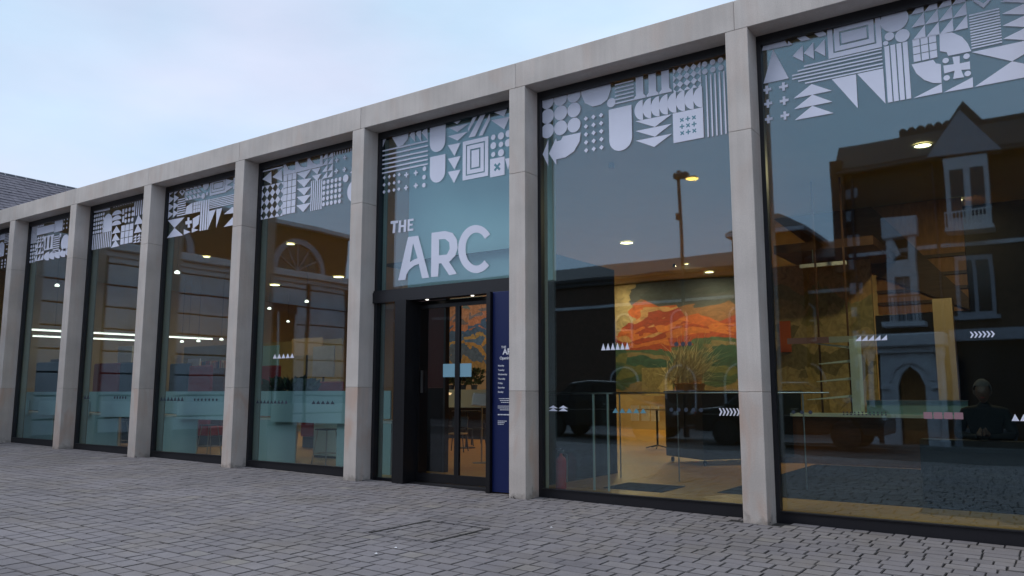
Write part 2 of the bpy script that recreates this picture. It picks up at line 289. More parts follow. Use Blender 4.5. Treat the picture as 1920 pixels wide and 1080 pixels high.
def mural_mat(name, stops, sx, sz, z0, z1, scale, left=None):
    """abstract painted wall: colour fields with hard, wandering edges, broken by flat angular patches and dragged brush marks"""
    m = D.materials.new(name); m.use_nodes = True; t = m.node_tree; b = t.nodes['Principled BSDF']; n = t.nodes.new; l = t.links.new
    b.inputs['Roughness'].default_value = .7
    g = n('ShaderNodeNewGeometry'); sp = n('ShaderNodeSeparateXYZ'); l(g.outputs['Position'], sp.inputs[0])
    mp = n('ShaderNodeMapping'); mp.inputs['Scale'].default_value = (sx, sx, sz); l(g.outputs['Position'], mp.inputs[0])
    a = n('ShaderNodeTexNoise'); a.inputs['Scale'].default_value = scale; a.inputs['Detail'].default_value = 3; a.inputs['Distortion'].default_value = 1.0; l(mp.outputs[0], a.inputs['Vector'])
    v = n('ShaderNodeTexVoronoi'); v.inputs['Scale'].default_value = scale*1.5; l(mp.outputs[0], v.inputs['Vector'])
    vr = n('ShaderNodeSeparateColor'); l(v.outputs['Color'], vr.inputs[0])
    mr = n('ShaderNodeMapRange'); mr.inputs['From Min'].default_value = z0; mr.inputs['From Max'].default_value = z1; l(sp.outputs['Z'], mr.inputs[0])
    s1 = n('ShaderNodeMath'); s1.operation = 'MULTIPLY_ADD'; l(a.outputs['Fac'], s1.inputs[0]); s1.inputs[1].default_value = .42; l(mr.outputs[0], s1.inputs[2])
    s2 = n('ShaderNodeMath'); s2.operation = 'MULTIPLY_ADD'; l(vr.outputs[0], s2.inputs[0]); s2.inputs[1].default_value = .20; l(s1.outputs[0], s2.inputs[2])
    s3 = n('ShaderNodeMath'); s3.operation = 'SUBTRACT'; l(s2.outputs[0], s3.inputs[0]); s3.inputs[1].default_value = .31
    r = n('ShaderNodeValToRGB'); e = r.color_ramp.elements; r.color_ramp.interpolation = 'CONSTANT'
    e[0].position = stops[0][0]; e[0].color = (*stops[0][1], 1); e[1].position = stops[-1][0]; e[1].color = (*stops[-1][1], 1)
    for p, c in stops[1:-1]:
        q = e.new(p); q.color = (*c, 1)
    l(s3.outputs[0], r.inputs[0]); col = r.outputs[0]
    if left:
        xr = n('ShaderNodeMapRange'); xr.inputs['From Min'].default_value = left[0]; xr.inputs['From Max'].default_value = left[1]; xr.inputs['To Min'].default_value = 1; xr.inputs['To Max'].default_value = 0; l(sp.outputs['X'], xr.inputs[0])
        xa = n('ShaderNodeMath'); xa.operation = 'MULTIPLY_ADD'; l(a.outputs['Fac'], xa.inputs[0]); xa.inputs[1].default_value = .9; l(xr.outputs[0], xa.inputs[2])
        za = n('ShaderNodeMath'); za.operation = 'MULTIPLY_ADD'; l(mr.outputs[0], za.inputs[0]); za.inputs[1].default_value = .8; l(xa.outputs[0], za.inputs[2])
        st = n('ShaderNodeMath'); st.operation = 'GREATER_THAN'; l(za.outputs[0], st.inputs[0]); st.inputs[1].default_value = 1.62
        mx = n('ShaderNodeMix'); mx.data_type = 'RGBA'; l(st.outputs[0], mx.inputs['Factor']); l(col, mx.inputs['A']); mx.inputs['B'].default_value = (*left[2], 1); col = mx.outputs['Result']
    f = n('ShaderNodeTexNoise'); f.inputs['Scale'].default_value = 5; f.inputs['Detail'].default_value = 7; f.inputs['Distortion'].default_value = 2; l(mp.outputs[0], f.inputs['Vector'])
    rf = n('ShaderNodeMapRange'); rf.inputs['From Min'].default_value = .3; rf.inputs['From Max'].default_value = .7; rf.inputs['To Min'].default_value = .65; rf.inputs['To Max'].default_value = 1.2; l(f.outputs['Fac'], rf.inputs[0])
    vm = n('ShaderNodeVectorMath'); vm.operation = 'SCALE'; l(col, vm.inputs[0]); l(rf.outputs[0], vm.inputs['Scale']); l(vm.outputs[0], b.inputs['Base Color'])
    return m
M['mural'] = mural_mat('abstract_mural', [(0, (.20, .15, .07)), (.08, (.05, .09, .05)), (.16, (.12, .13, .05)), (.24, (.03, .08, .06)), (.34, (.20, .15, .08)), (.38, (.06, .10, .06)), (.43, (.32, .05, .02)), (.50, (.48, .13, .03)), (.56, (.28, .035, .015)), (.62, (.42, .22, .10)), (.66, (.42, .09, .025)), (.72, (.22, .10, .05)), (.80, (.05, .055, .07)), (.90, (.03, .04, .055))], .35, .6, 1.6, 6.3, 1.0, (-18.2, -12.0, (.36, .27, .15)))
M['mural2'] = mural_mat('abstract_painting', [(0, (.40, .26, .10)), (.15, (.10, .16, .25)), (.28, (.50, .30, .10)), (.36, (.10, .20, .36)), (.44, (.50, .36, .14)), (.50, (.07, .16, .32)), (.60, (.55, .25, .15)), (.72, (.20, .20, .24)), (.78, (.52, .28, .17)), (.92, (.16, .26, .30))], .8, .9, 2.4, 5.2, 1.1)
M['goldwall'] = mural_mat('gold_rubbed_wall', [(0, (.30, .24, .10)), (.2, (.46, .37, .17)), (.4, (.24, .20, .09)), (.55, (.50, .38, .18)), (.7, (.34, .28, .12)), (.85, (.52, .30, .12))], .9, .7, .1, 5.0, .9)
M['paleteal'] = mat('pale_teal_laminate', (.66, .82, .84), .4)
M['joint'] = mat('stone_joint', (.24, .22, .20), .9)
M['carpaint'] = mat('black_car_paint', (.012, .013, .016), .2); M['tyre'] = mat('tyre_rubber', (.015, .015, .015), .9)
M['amber'] = mat('red_tail_lens', (.3, .02, .01), .3); M['headlens'] = mat('headlamp_lens', (.6, .62, .65), .15)
# vinyl on the glass: (window, kind, name, x/z on the pane)
MOTIFS = [
(7,'poly','vinyl_shape',[(-2.983,6.163),(-2.924,6.317),(-2.696,6.305),(-2.627,6.152)]),
(7,'poly','vinyl_triangle',[(-2.641,6.149),(-2.616,6.209),(-2.566,6.15)]),
(7,'poly','vinyl_bar',[(-2.592,6.313),(-2.499,6.312),(-2.333,6.16),(-2.451,6.162)]),
(7,'poly','vinyl_bar',[(-2.362,6.304),(-2.263,6.307),(-2.144,6.191),(-2.145,6.163),(-2.234,6.163)]),
(7,'poly','vinyl_triangle',[(-2.82,6.146),(-2.635,5.7),(-2.989,5.702)]),
(7,'poly','vinyl_triangle',[(-2.575,5.989),(-2.439,6.103),(-2.442,5.886)]),
(7,'poly','vinyl_triangle',[(-2.43,5.992),(-2.305,6.111),(-2.309,5.886)]),
(7,'poly','vinyl_triangle',[(-2.296,5.997),(-2.165,6.119),(-2.169,5.89)]),
(7,'rings','vinyl_rings',(-2.129,5.839,-1.502,6.309)),
(7,'circ','vinyl_disc',(-1.347,6.153,0.157)),
(7,'circ','vinyl_disc',(-1.413,5.952,0.053)),
(7,'circ','vinyl_disc',(-1.27,5.923,0.08)),
(7,'circ','vinyl_disc',(-1.459,5.875,0.029)),
(7,'poly','vinyl_bar',[(-2.436,5.825),(-1.507,5.825),(-1.508,5.808),(-2.437,5.807)]),
(7,'poly','vinyl_bar',[(-2.519,5.78),(-1.51,5.78),(-1.511,5.764),(-2.52,5.762)]),
(7,'poly','vinyl_bar',[(-2.591,5.734),(-1.508,5.728),(-1.509,5.711),(-2.592,5.716)]),
(7,'poly','vinyl_bar',[(-2.593,5.689),(-1.507,5.686),(-1.508,5.67),(-2.594,5.671)]),
(7,'poly','vinyl_bar',[(-2.518,5.642),(-1.507,5.634),(-1.508,5.618),(-2.519,5.624)]),
(7,'poly','vinyl_bar',[(-2.433,5.594),(-1.508,5.591),(-1.508,5.575),(-2.434,5.577)]),
(7,'poly','vinyl_triangle',[(-2.105,5.562),(-1.818,5.561),(-1.82,5.119)]),
(7,'poly','vinyl_triangle',[(-1.805,5.563),(-1.506,5.56),(-1.504,5.111)]),
(7,'vbars','vinyl_vbars',(-1.485,5.117,-1.213,5.835,4,0.78)),
(7,'plus','vinyl_plus',(-2.925,5.609,0.058)),
(7,'plus','vinyl_plus',(-2.708,5.604,0.057)),
(7,'plus','vinyl_plus',(-2.92,5.416,0.057)),
(7,'plus','vinyl_plus',(-2.708,5.412,0.057)),
(7,'plus','vinyl_plus',(-2.924,5.204,0.057)),
(7,'plus','vinyl_plus',(-2.707,5.209,0.056)),
(7,'poly','vinyl_triangle',[(-2.353,5.556),(-2.113,5.414),(-2.587,5.413)]),
(7,'poly','vinyl_triangle',[(-2.351,5.415),(-2.112,5.267),(-2.588,5.268)]),
(7,'poly','vinyl_triangle',[(-2.359,5.266),(-2.107,5.117),(-2.586,5.121)]),
(7,'rtris','vinyl_rtris',(-1.164,5.829,-0.577,6.315,4,3)),
(7,'squares','vinyl_squares',(-1.172,5.553,-0.908,5.845,3,3)),
(7,'poly','vinyl_quarter_disc',[(-0.875,5.839),(-0.747,5.822),(-0.649,5.742),(-0.596,5.648),(-0.566,5.543),(-0.803,5.545),(-0.815,5.594),(-0.884,5.625)]),
(7,'poly','vinyl_quarter_disc',[(-1.192,5.535),(-0.96,5.536),(-0.935,5.485),(-0.884,5.463),(-0.891,5.233),(-0.98,5.253),(-1.069,5.31),(-1.148,5.41)]),
(7,'poly','vinyl_cross',[(-0.76,5.521),(-0.686,5.515),(-0.692,5.424),(-0.589,5.425),(-0.591,5.329),(-0.682,5.343),(-0.659,5.249),(-0.77,5.254),(-0.748,5.35),(-0.857,5.34),(-0.859,5.439),(-0.751,5.43)]),
(7,'circ','vinyl_disc',(-0.832,5.495,0.033)),
(7,'circ','vinyl_disc',(-0.618,5.494,0.033)),
(7,'circ','vinyl_disc',(-0.835,5.282,0.033)),
(7,'circ','vinyl_disc',(-0.62,5.284,0.033)),
(7,'poly','vinyl_triangle',[(-1.197,5.113),(-0.891,5.224),(-0.891,5.117)]),
(7,'poly','vinyl_triangle',[(-0.876,5.114),(-0.573,5.229),(-0.577,5.108)]),
(7,'hbars','vinyl_hbars',(-0.561,5.559,-0.258,5.994,13,0.5)),
(7,'poly','vinyl_shape',[(-0.563,5.53),(0.137,5.531),(0.132,5.457),(-0.18,5.324)]),
(7,'poly','vinyl_shape',[(-0.18,5.324),(0.111,5.176),(0.106,5.11),(-0.562,5.109)]),
(7,'poly','vinyl_triangle',[(-0.244,6.057),(-0.005,6.085),(-0.013,5.975)]),
(7,'poly','vinyl_triangle',[(-0.24,5.906),(-0.014,5.967),(-0.023,5.84)]),
(7,'poly','vinyl_triangle',[(-0.243,5.764),(-0.024,5.827),(-0.034,5.692)]),
(7,'poly','vinyl_triangle',[(-0.247,5.608),(-0.034,5.68),(-0.045,5.541)]),
(7,'poly','vinyl_chevron',[(-0.518,6.151),(-0.474,6.151),(-0.407,6.083),(-0.354,6.12),(-0.318,6.118),(-0.41,6.03)]),
(6,'circ','vinyl_disc',(-6.364,6.191,0.12)),
(6,'circ','vinyl_disc',(-6.12,6.191,0.119)),
(6,'circ','vinyl_disc',(-5.875,6.191,0.118)),
(6,'circ','vinyl_disc',(-6.362,5.949,0.12)),
(6,'circ','vinyl_disc',(-6.118,5.953,0.118)),
(6,'circ','vinyl_disc',(-5.878,5.952,0.117)),
(6,'circ','vinyl_disc',(-6.363,5.71,0.119)),
(6,'circ','vinyl_disc',(-6.12,5.713,0.118)),
(6,'circ','vinyl_disc',(-5.881,5.709,0.116)),
(6,'poly','vinyl_half_disc',[(-5.753,6.323),(-5.241,6.293),(-5.238,6.136),(-5.299,5.995),(-5.404,5.94),(-5.553,5.937),(-5.681,6.019),(-5.744,6.171)]),
(6,'circ','vinyl_disc',(-5.233,5.929,0.071)),
(6,'hbars','vinyl_hbars',(-5.169,5.871,-4.862,6.276,7,0.36)),
(6,'icols','vinyl_icols',(-4.867,5.888,-4.261,6.278,3)),
(6,'diamonds','vinyl_diamonds',(-4.24,5.862,-3.829,6.28,4,4)),
(6,'circ','vinyl_disc',(-3.768,6.173,0.04)),
(6,'circ','vinyl_disc',(-3.653,6.176,0.039)),
(6,'circ','vinyl_disc',(-3.54,6.176,0.039)),
(6,'circ','vinyl_disc',(-3.768,6.065,0.039)),
(6,'circ','vinyl_disc',(-3.652,6.067,0.039)),
(6,'circ','vinyl_disc',(-3.537,6.066,0.039)),
(6,'circ','vinyl_disc',(-3.762,6.275,0.04)),
(6,'circ','vinyl_disc',(-3.651,6.275,0.039)),
(6,'circ','vinyl_disc',(-3.54,6.273,0.039)),
(6,'vbars','vinyl_vbars',(-3.782,5.113,-3.468,6.009,5,0.33)),
(6,'leaves','vinyl_leaves',(-4.857,5.561,-3.824,5.864,8)),
(6,'poly','vinyl_triangle',[(-4.844,5.56),(-4.28,5.552),(-4.54,5.415)]),
(6,'poly','vinyl_triangle',[(-4.847,5.412),(-4.284,5.412),(-4.544,5.27)]),
(6,'poly','vinyl_triangle',[(-4.846,5.266),(-4.284,5.265),(-4.557,5.12)]),
(6,'markpanel','vinyl_markpanel',(-4.261,5.121,-3.814,5.557,3,3)),
(6,'tinydiamonds','vinyl_tinydiamonds',(-5.737,5.206,-5.344,5.834,3,5)),
(6,'ushape','vinyl_ushape',(-5.277,5.159,-4.902,5.826)),
(6,'poly','vinyl_triangle',[(-6.488,5.344),(-6.348,5.561),(-6.351,5.137)]),
(6,'poly','vinyl_arrow',[(-6.336,5.334),(-6.205,5.56),(-6.194,5.508),(-6.116,5.513),(-6.082,5.566),(-5.763,5.568),(-5.786,5.432),(-5.886,5.293),(-6.041,5.223),(-6.204,5.221),(-6.204,5.132)]),
(5,'poly','vinyl_triangle',[(-9.982,6.31),(-9.803,6.312),(-9.975,6.094)]),
(5,'poly','vinyl_shape',[(-9.742,6.3),(-9.571,6.303),(-9.546,6.227),(-9.48,6.302),(-9.285,6.307),(-9.317,6.131),(-9.428,6.04),(-9.555,6.029)]),
(5,'poly','vinyl_triangle',[(-9.274,6.193),(-9.151,6.301),(-9.137,6.046)]),
(5,'poly','vinyl_triangle',[(-9.127,6.199),(-9.001,6.296),(-8.991,6.026)]),
(5,'poly','vinyl_triangle',[(-8.986,6.19),(-8.857,6.292),(-8.839,6.025)]),
(5,'poly','vinyl_bar',[(-9.988,6.032),(-8.839,6.021),(-8.838,5.994),(-9.987,6.004)]),
(5,'poly','vinyl_bar',[(-9.985,5.943),(-8.837,5.936),(-8.837,5.908),(-9.984,5.914)]),
(5,'poly','vinyl_bar',[(-9.982,5.857),(-8.836,5.843),(-8.835,5.816),(-9.982,5.828)]),
(5,'poly','vinyl_bar',[(-9.98,5.778),(-8.834,5.761),(-8.834,5.734),(-9.979,5.75)]),
(5,'poly','vinyl_bar',[(-9.978,5.693),(-8.833,5.687),(-8.832,5.659),(-9.977,5.664)]),
(5,'poly','vinyl_bar',[(-9.975,5.611),(-8.831,5.605),(-8.831,5.578),(-9.974,5.583)]),
(5,'tinydiamonds','vinyl_tinydiamonds',(-10.002,5.173,-9.442,5.573,4,3)),
(5,'plus','vinyl_plus',(-9.329,5.475,0.048)),
(5,'plus','vinyl_plus',(-9.107,5.474,0.048)),
(5,'plus','vinyl_plus',(-9.332,5.239,0.048)),
(5,'plus','vinyl_plus',(-9.102,5.242,0.048)),
(5,'circ','vinyl_disc',(-8.907,5.516,0.041)),
(5,'circ','vinyl_disc',(-8.913,5.365,0.041)),
(5,'circ','vinyl_disc',(-8.914,5.22,0.041)),
(5,'ushape','vinyl_ushape',(-8.792,5.772,-8.44,6.272)),
(5,'ushape','vinyl_ushape',(-8.781,5.223,-8.436,5.701)),
(5,'poly','vinyl_triangle',[(-8.389,6.31),(-7.979,6.316),(-8.181,6.184)]),
(5,'poly','vinyl_triangle',[(-8.366,6.154),(-7.937,6.142),(-8.179,6.044)]),
(5,'poly','vinyl_triangle',[(-8.385,6.007),(-7.955,6.007),(-8.169,5.889)]),
(5,'poly','vinyl_triangle',[(-8.383,5.845),(-8.107,5.838),(-8.235,5.63)]),
(5,'poly','vinyl_triangle',[(-8.379,5.605),(-8.101,5.606),(-8.232,5.391)]),
(5,'poly','vinyl_triangle',[(-8.376,5.372),(-8.102,5.367),(-8.238,5.153)]),
(5,'poly','vinyl_triangle',[(-7.426,6.244),(-7.111,6.306),(-7.197,6.116)]),
(5,'poly','vinyl_triangle',[(-7.464,6.106),(-7.085,6.093),(-7.197,5.899)]),
(5,'poly','vinyl_triangle',[(-7.178,5.397),(-7.066,5.394),(-7.118,5.199)]),
(5,'poly','vinyl_bar',[(-7.948,6.055),(-7.818,6.276),(-7.719,6.282),(-7.935,6.003)]),
(5,'poly','vinyl_bar',[(-7.934,5.898),(-7.64,6.298),(-7.543,6.301),(-7.795,5.894)]),
(5,'poly','vinyl_bar',[(-7.716,5.889),(-7.492,6.225),(-7.484,6.126),(-7.638,5.881)]),
(5,'rings','vinyl_rings',(-8.055,5.169,-7.518,5.845)),
(5,'circ','vinyl_disc',(-7.417,5.806,0.045)),
(5,'circ','vinyl_disc',(-7.261,5.799,0.061)),
(5,'circ','vinyl_disc',(-7.111,5.812,0.06)),
(5,'circ','vinyl_disc',(-7.416,5.662,0.058)),
(5,'circ','vinyl_disc',(-7.261,5.656,0.045)),
(5,'circ','vinyl_disc',(-7.118,5.655,0.063)),
(5,'circ','vinyl_disc',(-7.416,5.512,0.042)),
(5,'circ','vinyl_disc',(-7.26,5.513,0.06)),
(5,'markpanel','vinyl_markpanel',(-7.48,5.132,-7.188,5.44,1,1)),
(5,'polyh','letter_a',([(-9.478,3.584),(-9.262,4.337),(-9.026,4.334),(-8.764,3.575),(-8.921,3.575),(-9.003,3.835),(-9.11,3.812),(-9.218,3.755),(-9.282,3.678),(-9.31,3.581)],[(-9.141,4.213),(-9.208,3.887),(-9.113,3.921),(-9.035,3.937)])),
(5,'polyh','letter_r',([(-8.723,4.348),(-8.423,4.346),(-8.259,4.294),(-8.165,4.171),(-8.143,4.024),(-8.194,3.902),(-8.326,3.803),(-8.158,3.587),(-8.323,3.579),(-8.497,3.797),(-8.551,3.799),(-8.564,3.577),(-8.722,3.581)],[(-8.554,4.214),(-8.421,4.209),(-8.33,4.141),(-8.317,4.027),(-8.377,3.936),(-8.549,3.938)])),
(5,'poly','letter_c',[(-7.475,4.18),(-7.514,4.231),(-7.558,4.275),(-7.608,4.312),(-7.662,4.341),(-7.719,4.36),(-7.777,4.37),(-7.834,4.37),(-7.891,4.36),(-7.944,4.34),(-7.993,4.31),(-8.036,4.272),(-8.073,4.226),(-8.101,4.174),(-8.122,4.116),(-8.133,4.054),(-8.135,3.99),(-8.127,3.926),(-8.111,3.863),(-8.085,3.802),(-8.052,3.746),(-8.012,3.695),(-7.965,3.652),(-7.914,3.616),(-7.859,3.589),(-7.802,3.572),(-7.745,3.564),(-7.688,3.566),(-7.633,3.578),(-7.582,3.599),(-7.535,3.629),(-7.493,3.667),(-7.589,3.761),(-7.614,3.734),(-7.643,3.713),(-7.675,3.698),(-7.708,3.69),(-7.743,3.688),(-7.778,3.694),(-7.813,3.705),(-7.846,3.724),(-7.877,3.748),(-7.905,3.778),(-7.93,3.812),(-7.95,3.85),(-7.965,3.891),(-7.975,3.935),(-7.98,3.978),(-7.978,4.022),(-7.972,4.064),(-7.96,4.104),(-7.942,4.14),(-7.92,4.172),(-7.894,4.199),(-7.864,4.219),(-7.832,4.234),(-7.798,4.241),(-7.763,4.242),(-7.728,4.236),(-7.693,4.223),(-7.66,4.204),(-7.629,4.18),(-7.602,4.149),(-7.578,4.115)]),
(5,'poly','letter_t',[(-9.688,4.674),(-9.506,4.668),(-9.505,4.62),(-9.568,4.621),(-9.573,4.447),(-9.636,4.448),(-9.623,4.621),(-9.686,4.622)]),
(5,'poly','letter_h',[(-9.483,4.658),(-9.43,4.658),(-9.436,4.571),(-9.365,4.569),(-9.363,4.66),(-9.309,4.66),(-9.317,4.441),(-9.371,4.441),(-9.368,4.532),(-9.44,4.534),(-9.442,4.442),(-9.496,4.445)]),
(5,'poly','letter_e',[(-9.278,4.656),(-9.142,4.656),(-9.141,4.618),(-9.229,4.619),(-9.228,4.569),(-9.157,4.567),(-9.157,4.533),(-9.231,4.535),(-9.234,4.479),(-9.142,4.478),(-9.141,4.441),(-9.278,4.443)]),
(4,'poly','vinyl_bar',[(-13.401,6.29),(-12.723,6.287),(-12.721,6.258),(-13.399,6.26)]),
(4,'poly','vinyl_bar',[(-13.389,6.203),(-12.718,6.203),(-12.716,6.174),(-13.387,6.173)]),
(4,'poly','vinyl_triangle',[(-13.39,6.024),(-13.069,6.147),(-13.043,5.877)]),
(4,'poly','vinyl_triangle',[(-13.027,6.019),(-12.742,6.145),(-12.711,5.886)]),
(4,'diamonds','vinyl_diamonds',(-13.411,5.162,-12.663,5.864,4,4)),
(4,'poly','vinyl_scallops',[(-12.675,6.0),(-12.694,6.313),(-12.639,6.314),(-12.618,6.218),(-12.536,6.101),(-12.414,6.06),(-12.334,6.064),(-12.324,6.322),(-12.273,6.313),(-12.243,6.196),(-12.165,6.101),(-12.061,6.063),(-11.974,6.069),(-11.967,6.326),(-11.923,6.319),(-11.894,6.207),(-11.804,6.111),(-11.702,6.064),(-11.603,6.067),(-11.595,6.321),(-11.545,6.32),(-11.522,6.003)]),
(4,'squares','vinyl_squares',(-12.681,5.173,-12.276,6.001,3,6)),
(4,'poly','vinyl_triangle',[(-12.276,5.977),(-11.855,5.989),(-12.04,5.828)]),
(4,'poly','vinyl_triangle',[(-12.262,5.832),(-11.837,5.81),(-12.04,5.657)]),
(4,'poly','vinyl_triangle',[(-12.253,5.655),(-11.838,5.642),(-12.031,5.491)]),
(4,'poly','vinyl_triangle',[(-12.249,5.487),(-11.83,5.482),(-12.031,5.325)]),
(4,'poly','vinyl_triangle',[(-12.249,5.315),(-11.836,5.314),(-12.042,5.154)]),
(4,'poly','vinyl_triangle',[(-11.84,5.987),(-11.591,5.985),(-11.669,5.859)]),
(4,'poly','vinyl_triangle',[(-11.82,5.853),(-11.551,5.856),(-11.677,5.731)]),
(4,'poly','vinyl_triangle',[(-10.772,5.743),(-10.604,5.821),(-10.6,5.706)]),
(4,'vbars','vinyl_vbars',(-11.852,5.145,-11.504,5.748,6,0.5)),
(4,'rtris','vinyl_rtris',(-11.534,5.74,-11.233,6.274,2,4)),
(4,'vbars','vinyl_vbars',(-11.239,6.156,-10.564,6.31,9,0.4)),
(4,'plus','vinyl_plus',(-11.133,6.056,0.047)),
(4,'plus','vinyl_plus',(-10.917,6.067,0.047)),
(4,'plus','vinyl_plus',(-11.137,5.838,0.047)),
(4,'plus','vinyl_plus',(-10.916,5.834,0.047)),
(4,'discs','vinyl_discs',(-11.522,5.178,-10.97,5.717,5,5)),
(4,'circ','vinyl_disc',(-10.874,5.654,0.074)),
(4,'circ','vinyl_disc',(-10.601,5.373,0.22)),
(3,'etris','vinyl_etris',(-16.812,5.613,-16.308,6.329,2,4)),
(3,'polyh','vinyl_diamond',([(-16.311,6.185),(-16.2,6.275),(-16.077,6.172),(-16.182,6.084)],[(-16.243,6.181),(-16.195,6.221),(-16.134,6.177),(-16.187,6.135)])),
(3,'ltris','vinyl_ltris',(-16.062,5.942,-15.452,6.294,4,3)),
(3,'circ','vinyl_disc',(-15.301,6.194,0.105)),
(3,'circ','vinyl_disc',(-15.379,5.962,0.065)),
(3,'circ','vinyl_disc',(-15.24,5.997,0.037)),
(3,'rings','vinyl_rings',(-15.141,5.931,-14.55,6.315)),
(3,'etris','vinyl_etris',(-14.548,5.95,-14.083,6.212,2,2)),
(3,'hbars','vinyl_hbars',(-15.151,5.626,-14.06,5.854,6,0.5)),
(3,'hbars','vinyl_hbars',(-16.348,5.607,-16.024,6.033,8,0.5)),
(3,'poly','vinyl_quarter_disc',[(-16.025,5.623),(-15.991,5.803),(-15.769,5.865),(-15.746,5.617)]),
(3,'squares','vinyl_squares',(-15.734,5.615,-15.458,5.866,3,3)),
(3,'vbars','vinyl_vbars',(-15.459,5.176,-15.118,5.858,4,0.7)),
(3,'poly','vinyl_triangle',[(-16.753,5.576),(-16.045,5.564),(-16.414,5.362)]),
(3,'poly','vinyl_triangle',[(-16.414,5.362),(-16.058,5.15),(-16.737,5.156)]),
(3,'poly','vinyl_cross',[(-15.931,5.543),(-15.855,5.539),(-15.848,5.462),(-15.757,5.459),(-15.75,5.385),(-15.831,5.389),(-15.808,5.304),(-15.905,5.307),(-15.902,5.386),(-15.993,5.388),(-16.001,5.466),(-15.924,5.462)]),
(3,'poly','vinyl_quarter_disc',[(-15.725,5.492),(-15.467,5.55),(-15.498,5.342),(-15.703,5.246)]),
(3,'poly','vinyl_triangle',[(-16.045,5.287),(-15.783,5.195),(-16.034,5.163)]),
(3,'poly','vinyl_triangle',[(-15.741,5.281),(-15.486,5.205),(-15.731,5.173)]),
(3,'poly','vinyl_triangle',[(-15.138,5.582),(-14.89,5.593),(-15.142,5.179)]),
(3,'poly','vinyl_triangle',[(-14.866,5.59),(-14.663,5.592),(-14.846,5.173)]),
(3,'poly','vinyl_triangle',[(-14.595,5.445),(-14.305,5.567),(-14.089,5.413)]),
(3,'poly','vinyl_triangle',[(-14.573,5.163),(-14.288,5.338),(-14.071,5.166)]),
(2,'poly','vinyl_scallops',[(-20.114,6.191),(-20.133,6.334),(-20.087,6.334),(-20.041,6.234),(-19.86,6.331),(-19.816,6.239),(-19.637,6.335),(-19.573,6.23),(-19.353,6.331),(-19.292,6.339),(-19.27,6.165)]),
(2,'discs','vinyl_discs',(-20.141,5.614,-19.493,6.153,5,5)),
(2,'arch','vinyl_arch',(-19.54,5.614,-19.12,6.074)),
(2,'domes','vinyl_domes',(-19.142,5.739,-18.71,6.131,1,3)),
(2,'poly','vinyl_triangle',[(-18.906,5.713),(-18.703,5.531),(-19.098,5.534)]),
(2,'poly','vinyl_triangle',[(-18.926,5.53),(-18.709,5.339),(-19.087,5.347)]),
(2,'poly','vinyl_triangle',[(-18.905,5.361),(-18.721,5.191),(-19.103,5.181)]),
(2,'poly','vinyl_triangle',[(-17.949,5.874),(-17.705,5.631),(-18.097,5.647)]),
(2,'poly','vinyl_triangle',[(-17.952,5.645),(-17.757,5.433),(-18.101,5.434)]),
(2,'vbars','vinyl_vbars',(-18.694,5.967,-18.587,6.105,1,0.8)),
(2,'vbars','vinyl_vbars',(-18.672,5.771,-18.564,5.924,1,0.8)),
(2,'discs','vinyl_discs',(-18.582,5.717,-18.134,6.123,3,3)),
(2,'vbars','vinyl_vbars',(-18.178,5.865,-17.635,6.36,6,0.5)),
(2,'vbars','vinyl_vbars',(-20.119,5.22,-19.089,5.607,11,0.5)),
(2,'squares','vinyl_squares',(-18.693,5.209,-18.133,5.697,3,3)),
(2,'rtris','vinyl_rtris',(-18.126,5.191,-17.673,5.398,3,3)),
(2,'vbars','vinyl_vbars',(-19.13,6.203,-18.189,6.283,9,0.5)),
(1,'vbars','vinyl_vbars',(-23.477,5.741,-22.988,6.366,7,0.5)),
(1,'panel','vinyl_panel',(-23.003,5.946,-22.021,6.156)),
(1,'rtris','vinyl_rtris',(-23.025,6.169,-22.644,6.291,3,1)),
(1,'poly','vinyl_triangle',[(-22.545,6.25),(-22.294,6.3),(-22.098,6.212)]),
(1,'panel','vinyl_panel',(-22.046,5.915,-21.601,6.342)),
(1,'tinydiamonds','vinyl_tinydiamonds',(-21.618,5.913,-21.134,6.261,3,3)),
(1,'icols','vinyl_icols',(-22.633,5.471,-22.019,5.869,3)),
(1,'hbars','vinyl_hbars',(-22.037,5.347,-21.7,5.82,8,0.5)),
(1,'circ','vinyl_disc',(-21.395,5.567,0.219)),
(1,'circ','vinyl_disc',(-21.69,5.798,0.052)),
(1,'rtris','vinyl_rtris',(-22.993,5.737,-22.611,5.911,3,2)),
(1,'discs','vinyl_discs',(-23.483,5.18,-22.971,5.712,3,5)),
(1,'rtris','vinyl_rtris',(-23.066,5.212,-22.527,5.75,3,3)),
(1,'leaves','vinyl_leaves',(-22.522,5.176,-21.061,5.413,5)),
(0,'panel','vinyl_panel',(-25.26,6.056,-24.96,6.308)),
(0,'arch','vinyl_arch',(-25.286,5.561,-24.927,5.993)),
(0,'hbars','vinyl_hbars',(-24.965,5.939,-24.441,6.313,8,0.5)),
(0,'plusgrid','vinyl_plusgrid',(-24.898,5.544,-24.37,5.951,2,3)),
(0,'discs','vinyl_discs',(-25.274,5.191,-24.511,5.477,4,3)),
(0,'etris','vinyl_etris',(-26.271,5.277,-25.236,6.346,3,6)),
(6,'utris','vinyl_utris',(-5.468,2.229,-5.008,2.329,6,1)),
(6,'utris','vinyl_utris',(-6.38,1.348,-6.028,1.431,2,2)),
(6,'utris','vinyl_mark_teal',(-5.304,1.334,-4.767,1.402,5,1)),
(6,'discs','vinyl_mark_dark',(-4.455,1.352,-3.925,1.425,5,1)),
(6,'chev','vinyl_chev',(-3.733,1.318,-3.452,1.417,6,1)),
(6,'discs','vinyl_mark_dark',(-4.351,2.235,-4.061,2.318,3,1)),
(7,'rtris','vinyl_rtris',(-2.008,2.23,-1.651,2.295,5,1)),
(7,'chev','vinyl_chev',(-0.801,2.223,-0.56,2.293,6,1)),
(7,'discs','vinyl_mark_dark',(-2.825,1.345,-2.52,1.406,3,1)),
